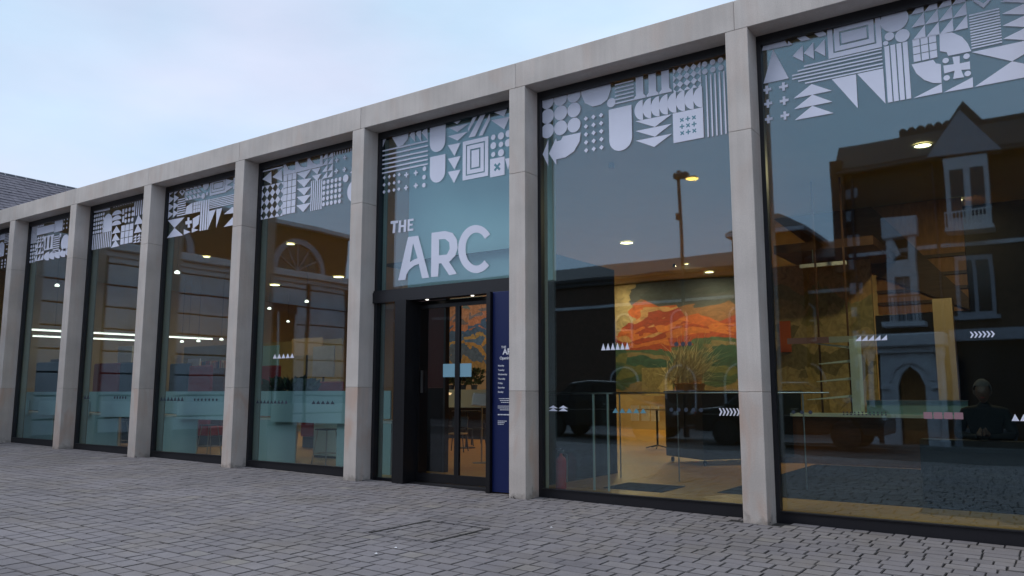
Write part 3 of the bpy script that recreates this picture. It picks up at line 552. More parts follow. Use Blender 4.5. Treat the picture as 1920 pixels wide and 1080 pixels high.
(7,'discs','vinyl_mark_dark',(-2.207,1.345,-1.696,1.394,12,2)),
(7,'squares','vinyl_mark_rose',(-1.329,1.316,-0.919,1.399,4,1)),
(7,'utris','vinyl_utris',(-0.475,1.311,-0.239,1.386,3,1)),
(4,'utris','vinyl_utris',(-12.785,2.292,-12.149,2.381,5,1)),
(4,'utris','vinyl_mark_dark',(-13.251,1.414,-12.285,1.481,9,1)),
(4,'utris','vinyl_mark_dark',(-11.624,1.413,-10.988,1.478,5,1)),
(3,'utris','vinyl_mark_dark',(-16.604,1.448,-15.686,1.538,7,1)),
(3,'discs','vinyl_mark_dark',(-15.362,1.443,-14.461,1.518,7,1)),
(2,'utris','vinyl_mark_dark',(-19.9,1.48,-19.61,1.571,2,1)),
(2,'discs','vinyl_mark_dark',(-18.53,1.474,-17.944,1.559,5,1)),
]

# ================================================================== GROUND
def groundv(p):
    if p.y < .47: return Vector((p.x, p.y, gz(p.x)-.035))
    return Vector((p.x, p.y, -.06))
xs = [-400, -120, -60, -40, -30, -20, -10, 0, 10, 20, 60, 120, 400]; ys = [-400, -120, -60, -31, -27, -20, -9.4, .46, .4601, 30, 80, 400]
gb = MB(); vv = []
for j, y in enumerate(ys):
    for x in xs: vv.append((x, y, gz(x)-.035 if j <= 7 else -.06))
n_ = len(xs); gb.add(vv, [[j*n_+i, j*n_+i+1, (j+1)*n_+i+1, (j+1)*n_+i] for j in range(len(ys)-1) for i in range(n_-1)])
tag(gb.build('ground', M['mortar'], fix=False), kind='structure')
# paving out of view across the square (plain courses in the material), 2 mm above the joint sand's level
pv = MB(); vv = []
xs2 = [-40, -30, -20, -10, 0, 10, 20]; ys2 = [-20.5, -9.62]
for y in ys2:
    for x in xs2: vv.append((x, y, gz(x)-.004))
pv.add(vv, [[i, i+1, 7+i+1, 7+i] for i in range(6)])
pv.add([(4.2, -9.62, gz(4.2)-.004), (20, -9.62, gz(20)-.004), (20, .33, gz(20)-.004), (4.2, .33, gz(4.2)-.004)], [[0, 1, 2, 3]])
tag(pv.build('pavement', M['paving'], fix=False), kind='structure')

# setts: courses run along the facade, joints staggered at random
COVER = (-6.38, -5.50, -3.30, -2.28)
setts = []
y = .335
row = 0
while y > -9.6:
    cw = random.uniform(.192, .216); x = -27.5 + random.uniform(0, .3)
    while x < 4.2:
        ln = random.choice((random.uniform(.16, .21), random.uniform(.20, .27), random.uniform(.24, .33)))
        setts.append((x, y-cw, x+ln, y)); x += ln
    y -= cw; row += 1
def proj(p):
    d = p-CAM; z = d.dot(FW)
    return (960+FPX*d.dot(RT)/z, 540-FPX*d.dot(UP)/z, z) if z > .1 else None
PIL = [(-3.3217, 'A'), (-6.8091, 'B'), (-10.2832, 'C'), (-13.6941, 'D'), (-17.055, 'E'), (-20.3843, 'F'), (-23.6846, 'G'), (-26.98, 'H'), (.17, 'Z'), (3.66, 'Y')]
PW, PD = .2977, .357
def clear(s):
    x0, y0, x1, y1 = s
    for px, _ in PIL:
        if x1 > px-.01 and x0 < px+PW+.01 and y1 > -.01: return False
    return True
fit = []
for s in setts:
    x0, y0, x1, y1 = s
    if not clear(s):            # cut round the feet of the pilasters
        if y1 > 0 > y0 and -y0 > .05: s = (x0, y0, x1, -.004)
        else:
            for px, _ in PIL:
                if x1 > px and x0 < px+PW:
                    if px-x0 > .05: fit.append((x0, y0, px-.004, y1))
                    if x1-px-PW > .05: fit.append((px+PW+.004, y0, x1, y1))
            continue
    fit.append(s)
scored = []
for s in fit:
    c = Vector(((s[0]+s[2])/2, (s[1]+s[3])/2, gz(s[0]))); q = proj(c)
    a = 0
    if q and -20 < q[0] < 1940 and q[1] < 1100: a = (s[2]-s[0])*(s[3]-s[1])*1.6/q[2]**3
    scored.append((a, s))
scored.sort(key=lambda t: -t[0])
def sett(mb, s):
    x0, y0, x1, y1 = s
    g = .003+random.uniform(0, .004); x0 += g*.8; x1 -= g; h = .0035+random.uniform(0, .003); y0 += h; y1 -= h*.8
    dz = random.gauss(0, .0014); tx = random.gauss(0, .004); ty = random.gauss(0, .005); cx, cy = (x0+x1)/2, (y0+y1)/2; c = random.uniform(.006, .009)
    j = lambda: random.uniform(-.003, .003)
    def P(x, y, z): return (x+j(), y+j(), gz(x)+dz+tx*(x-cx)+ty*(y-cy)+z)
    r = random.random(); tone = random.uniform(.3, .7) if r < .80 else (random.uniform(.1, .3) if r < .93 else random.uniform(.7, .95))
    v = [P(x0, y0, -.06), P(x1, y0, -.06), P(x1, y1, -.06), P(x0, y1, -.06)]
    v += [P(x0, y0, -c), P(x1, y0, -c), P(x1, y1, -c), P(x0, y1, -c)]
    v += [P(x0+c, y0+c, 0), P(x1-c, y0+c, 0), P(x1-c, y1-c, 0), P(x0+c, y1-c, 0)]
    mb.add(v, [(0,1,5,4), (1,2,6,5), (2,3,7,6), (3,0,4,7), (8,9,10,11)], tone)
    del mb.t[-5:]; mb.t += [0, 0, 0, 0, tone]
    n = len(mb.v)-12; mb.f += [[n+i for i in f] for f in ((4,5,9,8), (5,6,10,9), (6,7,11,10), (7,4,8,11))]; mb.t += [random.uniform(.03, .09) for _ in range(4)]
def in_cover(s): return COVER[0]-.03 < (s[0]+s[2])/2 < COVER[1]+.03 and COVER[2] < (s[1]+s[3])/2 < COVER[3]
paved = tag(MB().add([(-27.5, -9.6, gz(-27.5)-.017), (4.2, -9.6, gz(4.2)-.017), (4.2, .34, gz(4.2)-.017), (-27.5, .34, gz(-27.5)-.017)], [[0, 1, 2, 3]]).build('paved_square', M['mortar'], fix=False), kind='structure')
rest = MB(); k = 0
for a, s in scored:
    if in_cover(s) and s[0] > COVER[0]-.03 and s[2] < COVER[1]+.03: pass
    if k < 300 and a > 0:
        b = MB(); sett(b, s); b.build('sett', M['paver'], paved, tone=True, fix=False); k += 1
    else: sett(rest, s)
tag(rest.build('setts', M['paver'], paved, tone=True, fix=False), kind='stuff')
# recessed cover filled with the same setts: only its steel edges show
cv = empty('access_cover', (-5.94, -2.8, gz(-5.94)), 'recessed access cover filled with setts, two dark steel edges in front of the entrance', 'manhole cover')
for x in (COVER[0], COVER[1]):
    MB().box(x-.017, x+.017, COVER[2], COVER[3], gz(x)-.03, gz(x)+.008).build('edge_strip', M['mortar'], cv)
for y in (COVER[2], COVER[3]):
    MB().add([(COVER[0], y-.004, gz(COVER[0])+.004), (COVER[1], y-.004, gz(COVER[1])+.004), (COVER[1], y+.004, gz(COVER[1])+.004), (COVER[0], y+.004, gz(COVER[0])+.004),
              (COVER[0], y-.004, gz(COVER[0])-.03), (COVER[1], y-.004, gz(COVER[1])-.03), (COVER[1], y+.004, gz(COVER[1])-.03), (COVER[0], y+.004, gz(COVER[0])-.03)],
             [(0,1,2,3), (4,5,6,7), (0,1,5,4), (2,3,7,6), (0,3,7,4), (1,2,6,5)]).build('edge_strip', M['darkmetal'], cv)
# a few scraps on the paving
for i, (px, py) in enumerate([(704, 1041), (741, 1030), (1033, 990)]):
    d = ray(px, py); t = (gz(-5)-CAM.z)/(d.z-0); p = CAM+d*t; p.z = gz(p.x)
    tag(MB().add([(p.x-.016, p.y, p.z+.006), (p.x+.012, p.y-.014, p.z+.010), (p.x+.018, p.y+.012, p.z+.006), (p.x-.006, p.y+.018, p.z+.014), (p.x, p.y, p.z+.001)], [(0,1,2,3), (0,1,4), (1,2,4), (2,3,4), (3,0,4)]).build('paper_scrap', M['white']),
        ('tiny white paper scrap left of the access cover, lower one', 'tiny white paper scrap left of the access cover, upper one', 'tiny white paper scrap below the big window right of the entrance')[i], 'litter')

for i, (px, py) in enumerate([(1003, 931), (1441, 982), (254, 858), (962, 934)]):
    d = ray(px, py); p = CAM+d*((gz(-6)-CAM.z)/d.z); g_ = gz(p.x); p = CAM+d*((g_-CAM.z)/d.z); bb_ = MB()
    for k in range(4): a = random.uniform(0, 6.28); c = Vector((p.x+random.gauss(0, .02), p.y+random.gauss(0, .012)-.01, g_+.004+.006*k)); u = Vector((math.cos(a), math.sin(a), .3))*.03; v = Vector((-math.sin(a), math.cos(a), .2))*.014; bb_.add([c-u, c-v, c+u, c+v, c+Vector((0, 0, .008))], [(0, 1, 4), (1, 2, 4), (2, 3, 4), (3, 0, 4)])
    tag(bb_.build('dead_leaves', M['darkmetal']), ('dark clump of dead leaves at the foot of the pilaster right of the entrance', 'dark clump of dead leaves at the foot of the nearest pilaster', 'tiny dark dead leaf by the foot of a pilaster far left', 'tiny dark leaf at the front corner of the pilaster beside the blue sign')[i], 'litter')

# ================================================================== ARTS CENTRE
HS, HT = 6.354, 6.763
arc = empty('arts_centre', (-11.7, .2, 0), 'low modern arts centre with pale limestone frame and tall patterned windows', 'building')
def quadjit(mb, x0, x1, y0, y1, z0, z1, b=.004): mb.box(x0, x1, y0, y1, z0, z1, b)
for px, nm in PIL:
    g0 = gz(px)-.05
    pil = MB().box(px+.01, px+PW-.01, .01, PD+.3, g0, HS-.002).build('pilaster', M['joint'], arc)
    j1, j2 = 1.62+random.uniform(-.03, .03)+gz(px)*.5, 4.98
    MB().box(px, px+PW, 0, PD, g0, j1-.002, .005).build('stone_block', M['stone_low'], pil)
    MB().box(px, px+PW, 0, PD, j1+.002, j2-.002, .005).build('stone_block', M['stone'], pil)
    MB().box(px, px+PW, 0, PD, j2+.002, HS-.003, .005).build('stone_block', M['stone'], pil)
xs_p = sorted(p for p, _ in PIL)
core = MB().box(xs_p[0], xs_p[-1]+PW, .02, PD+.3, HS+.02, HT-.02).build('lintel', M['joint'], arc)
ed = [xs_p[0]] + [p+PW/2+random.uniform(-.05, .05) for p in xs_p[1:-1]] + [xs_p[-1]+PW]
for a, b in zip(ed[:-1], ed[1:]):
    MB().box(a+.0015, b-.0015, 0, PD+.31, HS, HT, .006).build('lintel_block', M['stone'], core)
MB().box(xs_p[0], xs_p[-1]+PW, PD+.32, 23.4, HS+.15, HT-.05).build('roof_slab', M['darkmetal'], arc)

MOT = {}
for w, kind, name, a in MOTIFS: MOT.setdefault(w, []).append((kind, name, a))
YV = YG-.002
def P3(x, z): return Vector((x, YV, z))
DV = Vector((0, -.003, 0))
def arcpts(cx, cz, rx, rz, a0, a1, n): return [P3(cx+rx*math.cos(R(a0+(a1-a0)*k/n)), cz+rz*math.sin(R(a0+(a1-a0)*k/n))) for k in range(n+1)]
def motif(kind, name, a, win, xmin, xmax):
    x_near = xmin > -14
    pcs = []; pr = lambda pts, holes=None: pcs.append((pts, holes))
    m = M['vdark'] if 'dark' in name else M['vteal'] if 'teal' in name else M['vrose'] if 'rose' in name else M['vinyl']
    C_ = lambda x: max(xmin, min(xmax, x))
    if kind == 'poly': pr([P3(C_(x), z) for x, z in a])
    elif kind == 'polyh': pr([P3(x, z) for x, z in a[0]], [[P3(x, z) for x, z in a[1]]])
    elif kind == 'circ':
        x, z, r = a; pr([P3(C_(q.x), q.z) for q in arcpts(x, z, r, r, 0, 360, 28)[:-1]])
    elif kind == 'plus':
        x, z, r = a; t = r*.3
        pr([P3(x+i, z+j) for i, j in ((-r, -t), (-t, -t), (-t, -r), (t, -r), (t, -t), (r, -t), (r, t), (t, t), (t, r), (-t, r), (-t, t), (-r, t))])
    else:
        x0, z0, x1, z1 = a[:4]; e = a[4:]; x0 = C_(x0); x1 = C_(x1)
        if x1-x0 < .01: return
        W, H = x1-x0, z1-z0
        if kind in ('vbars', 'hbars'):
            n, f = e
            for k in range(n):
                if kind == 'vbars': c0 = x0+W*(k+(1-f)/2)/n; pr([P3(c0, z0), P3(c0+W*f/n, z0), P3(c0+W*f/n, z1), P3(c0, z1)])
                else: c0 = z0+H*(k+(1-f)/2)/n; pr([P3(x0, c0), P3(x1, c0), P3(x1, c0+H*f/n), P3(x0, c0+H*f/n)])
        elif kind == 'panel': pr([P3(x0, z0), P3(x1, z0), P3(x1, z1), P3(x0, z1)])
        elif kind == 'rings':
            q = min(W, H)
            def rc(i): return [P3(x0+i, z0+i), P3(x1-i, z0+i), P3(x1-i, z1-i), P3(x0+i, z1-i)]
            pr(rc(0), [rc(q*.13)]); pr(rc(q*.17), [rc(q*.30)]); pr(rc(q*.35))
        elif kind == 'ushape': r = W/2; pr([P3(x1, z1), P3(x0, z1)] + arcpts((x0+x1)/2, z0+r, r, r, 180, 360, 16))
        elif kind == 'arch': r = W/2; pr([P3(x0, z0), P3(x1, z0)] + arcpts((x0+x1)/2, z1-r, r, r, 0, 180, 16))
        elif kind == 'domes':
            for k in range(3): c0 = z0+H*k/3; pr(arcpts((x0+x1)/2, c0, W/2, H/3*.85, 0, 180, 14))
        elif kind == 'icols':
            n = e[0]; w = W/n
            for k in range(n):
                c = x0+w*(k+.5); f = w*.47; s = w*.29
                pr([P3(c-f, z0), P3(c+f, z0), P3(c+f, z0+H*.06), P3(c+s, z0+H*.16), P3(c+s, z1-H*.16), P3(c+f, z1-H*.06), P3(c+f, z1), P3(c-f, z1), P3(c-f, z1-H*.06), P3(c-s, z1-H*.16), P3(c-s, z0+H*.16), P3(c-f, z0+H*.06)])
        elif kind == 'leaves':
            n = e[0]; w = W/n
            for k in range(n): c = x0+w*(k+1); pr([P3(c+w*.05, z0), P3(c+w*.05, z1)] + arcpts(c, (z0+z1)/2, w*.98, H/2, 90, 270, 14)[1:-1])
        elif kind == 'markpanel':
            pr([P3(x0, z0), P3(x1, z0), P3(x1, z1), P3(x0, z1)]); n, q = e[0], e[1]; d = MB()
            for i in range(n):
                for k in range(q):
                    cx, cz = x0+W*(.2+.6*(i+.5)/n) if n > 1 else (x0+x1)/2, z0+H*(.17+.66*(k+.5)/q) if q > 1 else (z0+z1)/2; r = min(W/n, H/q)*(.24 if n > 1 else .26); t = r*.26; rot = (i+k) % 2 == 0
                    pts = [(-r, -t), (-t, -t), (-t, -r), (t, -r), (t, -t), (r, -t), (r, t), (t, t), (t, r), (-t, r), (-t, t), (-r, t)]
                    if rot: pts = [((u-v)*.707, (u+v)*.707) for u, v in pts]
                    d.prism([P3(cx+u, cz+v)+DV*1.05 for u, v in pts], DV*.3)
            d.build('vinyl_marks', M['vteal'], win)
        else:
            nx, ny = e[0], e[1]; w, h = W/nx, H/ny
            for i in range(nx):
                for k in range(ny):
                    a0, c0 = x0+w*i, z0+h*k; a1, c1 = a0+w, c0+h; cx, cz = (a0+a1)/2, (c0+c1)/2
                    if kind == 'squares': pr([P3(a0+w*.07, c0+h*.05), P3(a1-w*.07, c0+h*.05), P3(a1-w*.07, c1-h*.05), P3(a0+w*.07, c1-h*.05)])
                    elif kind == 'rtris': pr([P3(a0, c0+h*.03), P3(a1-w*.03, c0+h*.03), P3(a1-w*.03, c1)])
                    elif kind == 'ltris': pr([P3(a0+w*.03, c0+h*.03), P3(a1, c0+h*.03), P3(a0+w*.03, c1)])
                    elif kind == 'etris': pr([P3(a0, c0), P3(a1, cz), P3(a0, c1)])
                    elif kind == 'utris': pr([P3(a0+w*.05, c0), P3(a1-w*.05, c0), P3(cx, c1)])
                    elif kind == 'discs': r = min(w, h)*.38; pr(arcpts(cx, cz, r, r, 0, 360, 14)[:-1])
                    elif kind == 'tinydiamonds': r = min(w, h)*.30; pr([P3(cx-r, cz), P3(cx, cz-r), P3(cx+r, cz), P3(cx, cz+r)])
                    elif kind == 'plusgrid': r = min(w, h)*.35; pr([P3(cx-r, cz-r*.3), P3(cx+r, cz-r*.3), P3(cx+r, cz+r*.3), P3(cx-r, cz+r*.3)])
                    elif kind == 'chev': pr([P3(a0, c0), P3(a0+w*.4, c0), P3(a1, cz), P3(a0+w*.4, c1), P3(a0, c1), P3(a0+w*.5, cz)])
                    elif kind == 'diamonds':
                        u, v = w/2*.95, h/2*.95
                        for s, q in ((a0, c0), (a1, c0), (a1, c1), (a0, c1)):
                            sx = 1 if s == a0 else -1; sz = 1 if q == c0 else -1; pr([P3(s, q), P3(s+sx*u, q), P3(s, q+sz*v)])
    if kind == 'rings' or len(pcs) == 1: big = False
    else: big = sum(max(p.x for p in q)-min(p.x for p in q) for q, _ in pcs)/len(pcs) > (.07 if x_near else .16) and len(pcs) < 40
    if big:
        for q, hl in pcs: MB().prism(q, DV, hl).build(name, m, win)
    else:
        b = MB()
        for q, hl in pcs: b.prism(q, DV, hl)
        o = b.build(name, m, win)
        if len(pcs) > 1: o['kind'] = 'stuff'

def frame(mb, x0, x1, z0, z1, y0, y1, side, top, bot):
    mb.box(x0, x0+side, y0, y1, z0, z1); mb.box(x1-side, x1, y0, y1, z0, z1)
    mb.box(x0+side, x1-side, y0+.002, y1-.002, z1-top, z1); mb.box(x0+side, x1-side, y0+.002, y1-.002, z0, z0+bot)
bays = list(zip(xs_p[:-1], xs_p[1:]))          # H-G .. A-Z, Z-Y
for i, (a, b) in enumerate(bays):
    x0, x1 = a+PW, b; w = i; g0 = gz((x0+x1)/2)+.0
    if w == 5:
        f = MB(); f.box(x0, x0+.06, PD, PD+.12, g0-.05, HS); f.box(x1-.06, x1, PD, PD+.12, g0-.05, HS); f.box(x0+.06, x1-.06, PD+.002, PD+.118, HS-.12, HS)
        f.box(x0-.012, x1, PD-.05, PD+.16, 3.20, 3.385); f.box(x0-.012, x1, PD-.03, PD+.14, 3.385, 3.42)
        win = f.build('entrance_window', M['frame'], arc)
        MB().box(x0+.055, x1-.055, YG, YG+.024, 3.41, HS-.11).build('glass_pane', M['glass'], win)
    else:
        f = MB(); frame(f, x0, x1, g0-.06, HS, PD, PD+.10, .055, .13, .20)
        f.box(x0+.055, x1-.055, PD-.02, PD+.05, g0+.135, g0+.15)
        win = f.build('window', M['frame'], arc)
        MB().box(x0+.05, x1-.05, YG, YG+.024, g0+.13, HS-.12).build('glass_pane', M['glass'], win)
    for kind, name, p in MOT.get(w, []): motif(kind, name, p, win, x0+.058, x1-.058)
    # inner reveals behind each pilaster
    MB().box(a-.005, a+PW+.005, PD+.13, PD+.27, .13, 6.395).build('inner_pier', M['reveal'], arc)

# ---- entrance
x0, x1 = PIL[2][0]+PW, PIL[1][0]
th = gz(-8.7)+.0
sl = MB(); sl.box(x0+.02, x0+.055, .43, .47, th, 3.2); sl.box(x0+.055, -9.36, .431, .469, th, th+.05); 
side = sl.build('sidelight', M['frame'], arc); MB().box(x0+.05, -9.35, YG+.01, YG+.026, th+.05, 3.2).build('glass_pane', M['glass'], side)
MB().box(-9.34, -9.09, .20, .80, th-.02, 3.198).build('door_housing', M['blackpaint'], arc)
MB().box(-9.09, x1, .62, .80, 3.12, 3.198).build('door_header', M['blackpaint'], arc)
MB().box(-7.37, -7.295, .18, .80, th-.02, 3.198).build('door_jamb', M['blackpaint'], arc)
for a, b in ((-9.09, -8.222), (-8.218, -7.37)):
    d = MB(); d.box(a, a+.045, .52, .57, th+.03, 3.12); d.box(b-.045, b, .52, .57, th+.03, 3.12); d.box(a+.045, b-.045, .521, .569, 3.06, 3.12); d.box(a+.045, b-.045, .521, .569, th+.03, th+.17)
    dr = d.build('sliding_door', M['blackpaint'], arc)
    MB().box(a+.04, b-.04, .54, .552, th+.16, 3.07).build('glass_pane', M['clear'], dr)
    q0, q1 = ((-8.53, -8.27) if a < -9 else (-8.17, -7.93))
    MB().box(q0, q1, .534, .538, 1.88, 2.10).build('door_sticker', M['lightblue'], dr)
    if a < -9: MB().box(-8.98, -8.95, .485, .515, 1.62, 2.0).build('handle', M['metal'], dr)
for px_ in (801, 886):
    p = at(px_, 556 if px_ == 801 else 549, .42)
    MB().lathe((p.x, .42, 3.19), [(0, 0), (.025, 0), (.028, .012), (0, .012)], 10).build('entrance_lamp', M['lampw'], arc)
sg = MB().box(-7.29, x1-.02, .24, .30, th-.0, 3.198, .004).build('opening_hours_sign', M['blue'], arc)
def text(s, x, z, size, y, parent, mat_, name, bold=0):
    c = D.curves.new(name, 'FONT'); c.body = s; c.size = size; c.extrude = .001; c.offset = bold; c.align_x = 'LEFT'
    t = D.objects.new(name, c); COL.objects.link(t); t.rotation_euler = (R(90), 0, 0)
    bpy.context.view_layer.update(); me = D.meshes.new_from_object(t.evaluated_get(bpy.context.evaluated_depsgraph_get())); D.objects.remove(t)
    o = D.objects.new(name, me); COL.objects.link(o); me.materials.append(mat_); o.rotation_euler = (R(90), 0, 0); o.parent = parent; o.location = Vector((x, y, z))-origin(parent); return o
tx = at(934, 640, .24).x
def zat(py): return at(940, py, .24).z
text('THE', at(940, 650, .24).x, zat(653), .05, .238, sg, M['lettering'], 'sign_lettering', .0008)
text('ARC', at(943, 665, .24).x, zat(664.5), .125, .238, sg, M['lettering'], 'sign_lettering', .004)
text('Opening hours', at(937, 672, .24).x, zat(674), .062, .238, sg, M['lettering'], 'sign_lettering', .001)
for k, dname in enumerate(('Monday', 'Tuesday', 'Wednesday', 'Thursday', 'Friday', 'Saturday', 'Sunday')):
    text(dname, tx, zat(687+8.2*k), .036, .238, sg, M['lettering'], 'sign_lettering', .0006)
sm = MB()
for k, (py, l0, l1) in enumerate([(748, .02, .20), (751.5, .04, .22), (755, .06, .22), (762, .0, .22), (765.5, .0, .24), (769, .04, .22), (778.5, .0, .25), (790, 0, .16), (793, 0, .13), (796, 0, .10)]):
    z = zat(py); x = tx+l0
    while x < tx+l1:
        wl = random.uniform(.012, .035); h = .010 if py != 778.5 else .017; sm.box(x, x+wl, .236, .239, z, z+h); x += wl+.007
tag(sm.build('small_print', M['lettering'], sg), kind='stuff')

# ================================================================== INTERIOR
FZ = .12
tag(MB().box(-34, 6, .49, 23.2, .0, FZ).build('hall_floor', M['floor']), kind='structure')
tag(MB().box(-34, 6, .49, 23.2, 6.40, 6.50).build('hall_ceiling', M['ceil']), kind='structure')
tag(MB().box(-34.2, 6.2, 23.2, 23.4, 0, 6.5).build('back_wall', M['wallc']), kind='structure')
tag(MB().box(-34.2, -34, .8, 23.2, 0, 6.5).build('left_wall', M['wallc']), kind='structure')
tag(MB().box(6, 6.2, .49, 23.2, 0, 6.5).build('right_wall', M['wallc']), kind='structure')
tag(MB().box(-34, -27.1, .49, .7, 0, 6.5).build('front_wall', M['darkwall']), kind='structure')
tag(MB().box(3.98, 6, .49, .7, 0, 6.5).build('front_wall', M['darkwall']), kind='structure')
# curved mural wall
pts = []
for k in range(25):
    t = k/24; pts.append((-20.5+t*13.2, 22.9-1.6*math.sin(t*math.pi)))
mb = MB(); vv = []
for z in (1.58, 6.36):
    for x, y in pts: vv.append((x, y, z))
for z in (1.58, 6.36):
    for x, y in pts: vv.append((x, y+.12, z))
n_ = len(pts); fs = []
for k in range(n_-1): fs += [[k, k+1, n_+k+1, n_+k], [2*n_+k, 3*n_+k, 3*n_+k+1, 2*n_+k+1], [k, 2*n_+k, 2*n_+k+1, k+1], [n_+k, n_+k+1, 3*n_+k+1, 3*n_+k]]
mb.add(vv, fs)
tag(mb.build('mural', M['mural']), 'large abstract orange, green and navy mural on curved wall at the back of the hall', 'mural')
mb = MB(); vv = []
for z in (FZ, 1.575):
    for x, y in pts: vv.append((x, y-.03, z))
for z in (FZ, 1.575):
    for x, y in pts: vv.append((x, y+.15, z))
mb.add(vv, fs); tag(mb.build('mural_plinth_wall', M['wallc']), kind='structure')
# lobby
lb = empty('entrance_lobby', (-8.6, 2.2, FZ), 'dark boxed draught lobby behind the sliding doors', 'lobby')
MB().box(-7.14, -7.02, .82, 3.9, FZ, 4.0).build('side_wall', M['darkwall'], lb)
MB().add([(-10.4, .82, 4.0), (-7.02, .82, 4.0), (-7.02, 3.9, 4.0), (-10.4, 3.9, 4.0), (-9.4, 2.2, 4.12), (-8.0, 2.2, 4.12)], [(0,1,5,4), (1,2,5), (2,3,4,5), (3,0,4)]).build('lid', M['darkwall'], lb)
p0 = at(768, 700, 2.2); p1 = at(836, 700, 2.2)
MB().box(p0.x-.1, p1.x, 2.15, 2.2, 1.72, 3.6).build('red_panel', M['redwall'], lb)
MB().box(p0.x-.1, p1.x, 2.15, 2.2, FZ, 1.718).build('screen', M['darkwall'], lb)
MB().box(p1.x, p1.x+.05, 2.12, 2.24, FZ, 3.6).build('post', M['darkmetal'], lb)
MB().box(-9.09, -7.37, .33, .60, gz(-8.4)-.03, gz(-8.4)+.026).build('door_threshold', M['darkmetal'], arc)
# painting seen through the doors
p0 = at(836, 566, 13.5); p1 = at(930, 690, 13.5)
tag(MB().box(p0.x-.6, p1.x+.5, 13.5, 13.56, 2.45, p0.z+.1).build('painting', M['mural2']), 'colourful abstract painting of blue, gold and coral patches behind the doors', 'painting')
tag(MB().box(-21.5, -15.2, 13.58, 13.72, FZ, 6.38).build('partition_wall', M['tan']), kind='structure')
p = at(905, 740, 4.2)
ms = empty('menu_stand', (p.x-.02, 4.2, FZ), 'slim steel stand with slanted lit menu board inside the doors', 'menu stand')
MB().lathe((p.x-.02, 4.2, FZ), [(0, 0), (.2, 0), (.2, .012), (.02, .02), (0, .02)], 24).build('foot', M['metal'], ms)
MB().bar((p.x-.02, 4.2, FZ+.02), (p.x-.02, 4.2, 1.36), .017).build('pole', M['metal'], ms)
MB().prism([(p.x-.28, 4.16, 1.36), (p.x+.24, 4.16, 1.33), (p.x+.18, 4.30, 1.60), (p.x-.34, 4.30, 1.63)], (0, .012, -.02)).build('frame', M['metal'], ms)
MB().prism([(p.x-.25, 4.155, 1.375), (p.x+.21, 4.155, 1.35), (p.x+.155, 4.285, 1.585), (p.x-.31, 4.285, 1.61)], (0, -.004, .004)).build('menu_sheet', M['white'], ms)
# cafe furniture behind the doors
def chair(x, y, rz, label, seatmat):
    t = empty('cafe_chair', (0, 0, 0), label, 'chair', 'dark cafe chairs behind the entrance doors')
    MB().box(-.22, .22, -.22, .22, .44, .475, .008).build('seat', seatmat, t)
    MB().prism([(-.2, .2, .62), (.2, .2, .62), (.22, .235, .88), (-.22, .235, .88)], (0, .02, .003)).build('backrest', M['blackdesk'], t)
    for sx in (-1, 1):
        for sy in (-1, 1): MB().bar((sx*.18, sy*.18, .44), (sx*.23, sy*.23, 0), .014, 6).build('leg', M['blackdesk'], t)
        MB().bar((sx*.18, .19, .44), (sx*.2, .22, .64), .013, 6).build('back_post', M['blackdesk'], t)
    t.location = (x, y, FZ); t.rotation_euler = (0, 0, rz); return t
for k, (px, Y, rz, lab) in enumerate([(858, 6.6, .4, 'dark cafe chair with tan seat, left of the menu stand'), (872, 8.6, 2.3, 'dark cafe chair tucked at the far side of the table'), (893, 9.2, -.6, 'dark cafe chair farthest right behind the menu stand'), (845, 10.0, 3.6, 'dark cafe chair farthest left behind the door stile')]):
    p = at(px, 800, Y); chair(p.x, Y, rz, lab, M['tan'] if k == 0 else M['blackdesk'])
p = at(875, 770, 7.8)
tb = empty('cafe_table', (p.x, 7.8, FZ), 'high dark round cafe table behind the door', 'table')
MB().lathe((p.x, 7.8, FZ), [(0, 0), (.25, 0), (.25, .02), (.03, .03), (.03, .98), (.42, .99), (.42, 1.02), (0, 1.02)], 24).build('table_top', M['blackdesk'], tb)
p0 = at(775, 745, 11.5); p1 = at(925, 745, 11.5)
ct = empty('planter_counter', ((p0.x+p1.x)/2, 11.5, FZ), 'pale counter with a row of leafy plants under the painting', 'counter')
MB().box(p0.x, p1.x, 11.4, 12.0, 1.15, 1.75).build('front', M['bench'], ct); MB().box(p0.x, p1.x, 11.42, 12.0, FZ, 1.15).build('base', M['blackdesk'], ct)
def leaves(mb, c, r, h, n, size, up=.3):
    for _ in range(n):
        a = random.uniform(0, 6.283); q = random.random()**.5*r; b = Vector(c)+Vector((q*math.cos(a), q*math.sin(a), random.random()*h))
        d = Vector((math.cos(a)*q/r+random.gauss(0, .4), math.sin(a)*q/r+random.gauss(0, .4), up+random.random())).normalized(); s = d.cross(Vector((random.gauss(0, 1), random.gauss(0, 1), .2))).normalized()*size*.3
        mb.add([b, b+d*size*.5+s, b+d*size, b+d*size*.5-s], [(0, 1, 2, 3)])
for k, (px, lab) in enumerate([(846, 'leafy green plant on the counter, left of the door stile'), (868, 'leafy green plant on the counter, just right of the door stile'), (889, 'taller leafy green plant at the right of the counter')]):
    p = at(px, 735, 11.7); t = empty('potted_plant', (p.x, 11.7, 1.75), lab, 'plant')
    MB().lathe((p.x, 11.7, 1.75), [(0, 0), (.09, 0), (.12, .16), (.10, .16), (.08, .12), (0, .12)], 12).build('pot', M['greyfab'], t)
    m_ = MB(); leaves(m_, (p.x, 11.7, 1.9), .25, .3+.1*k, 150, .16); m_.build('foliage', M['leaf'], t, fix=False)
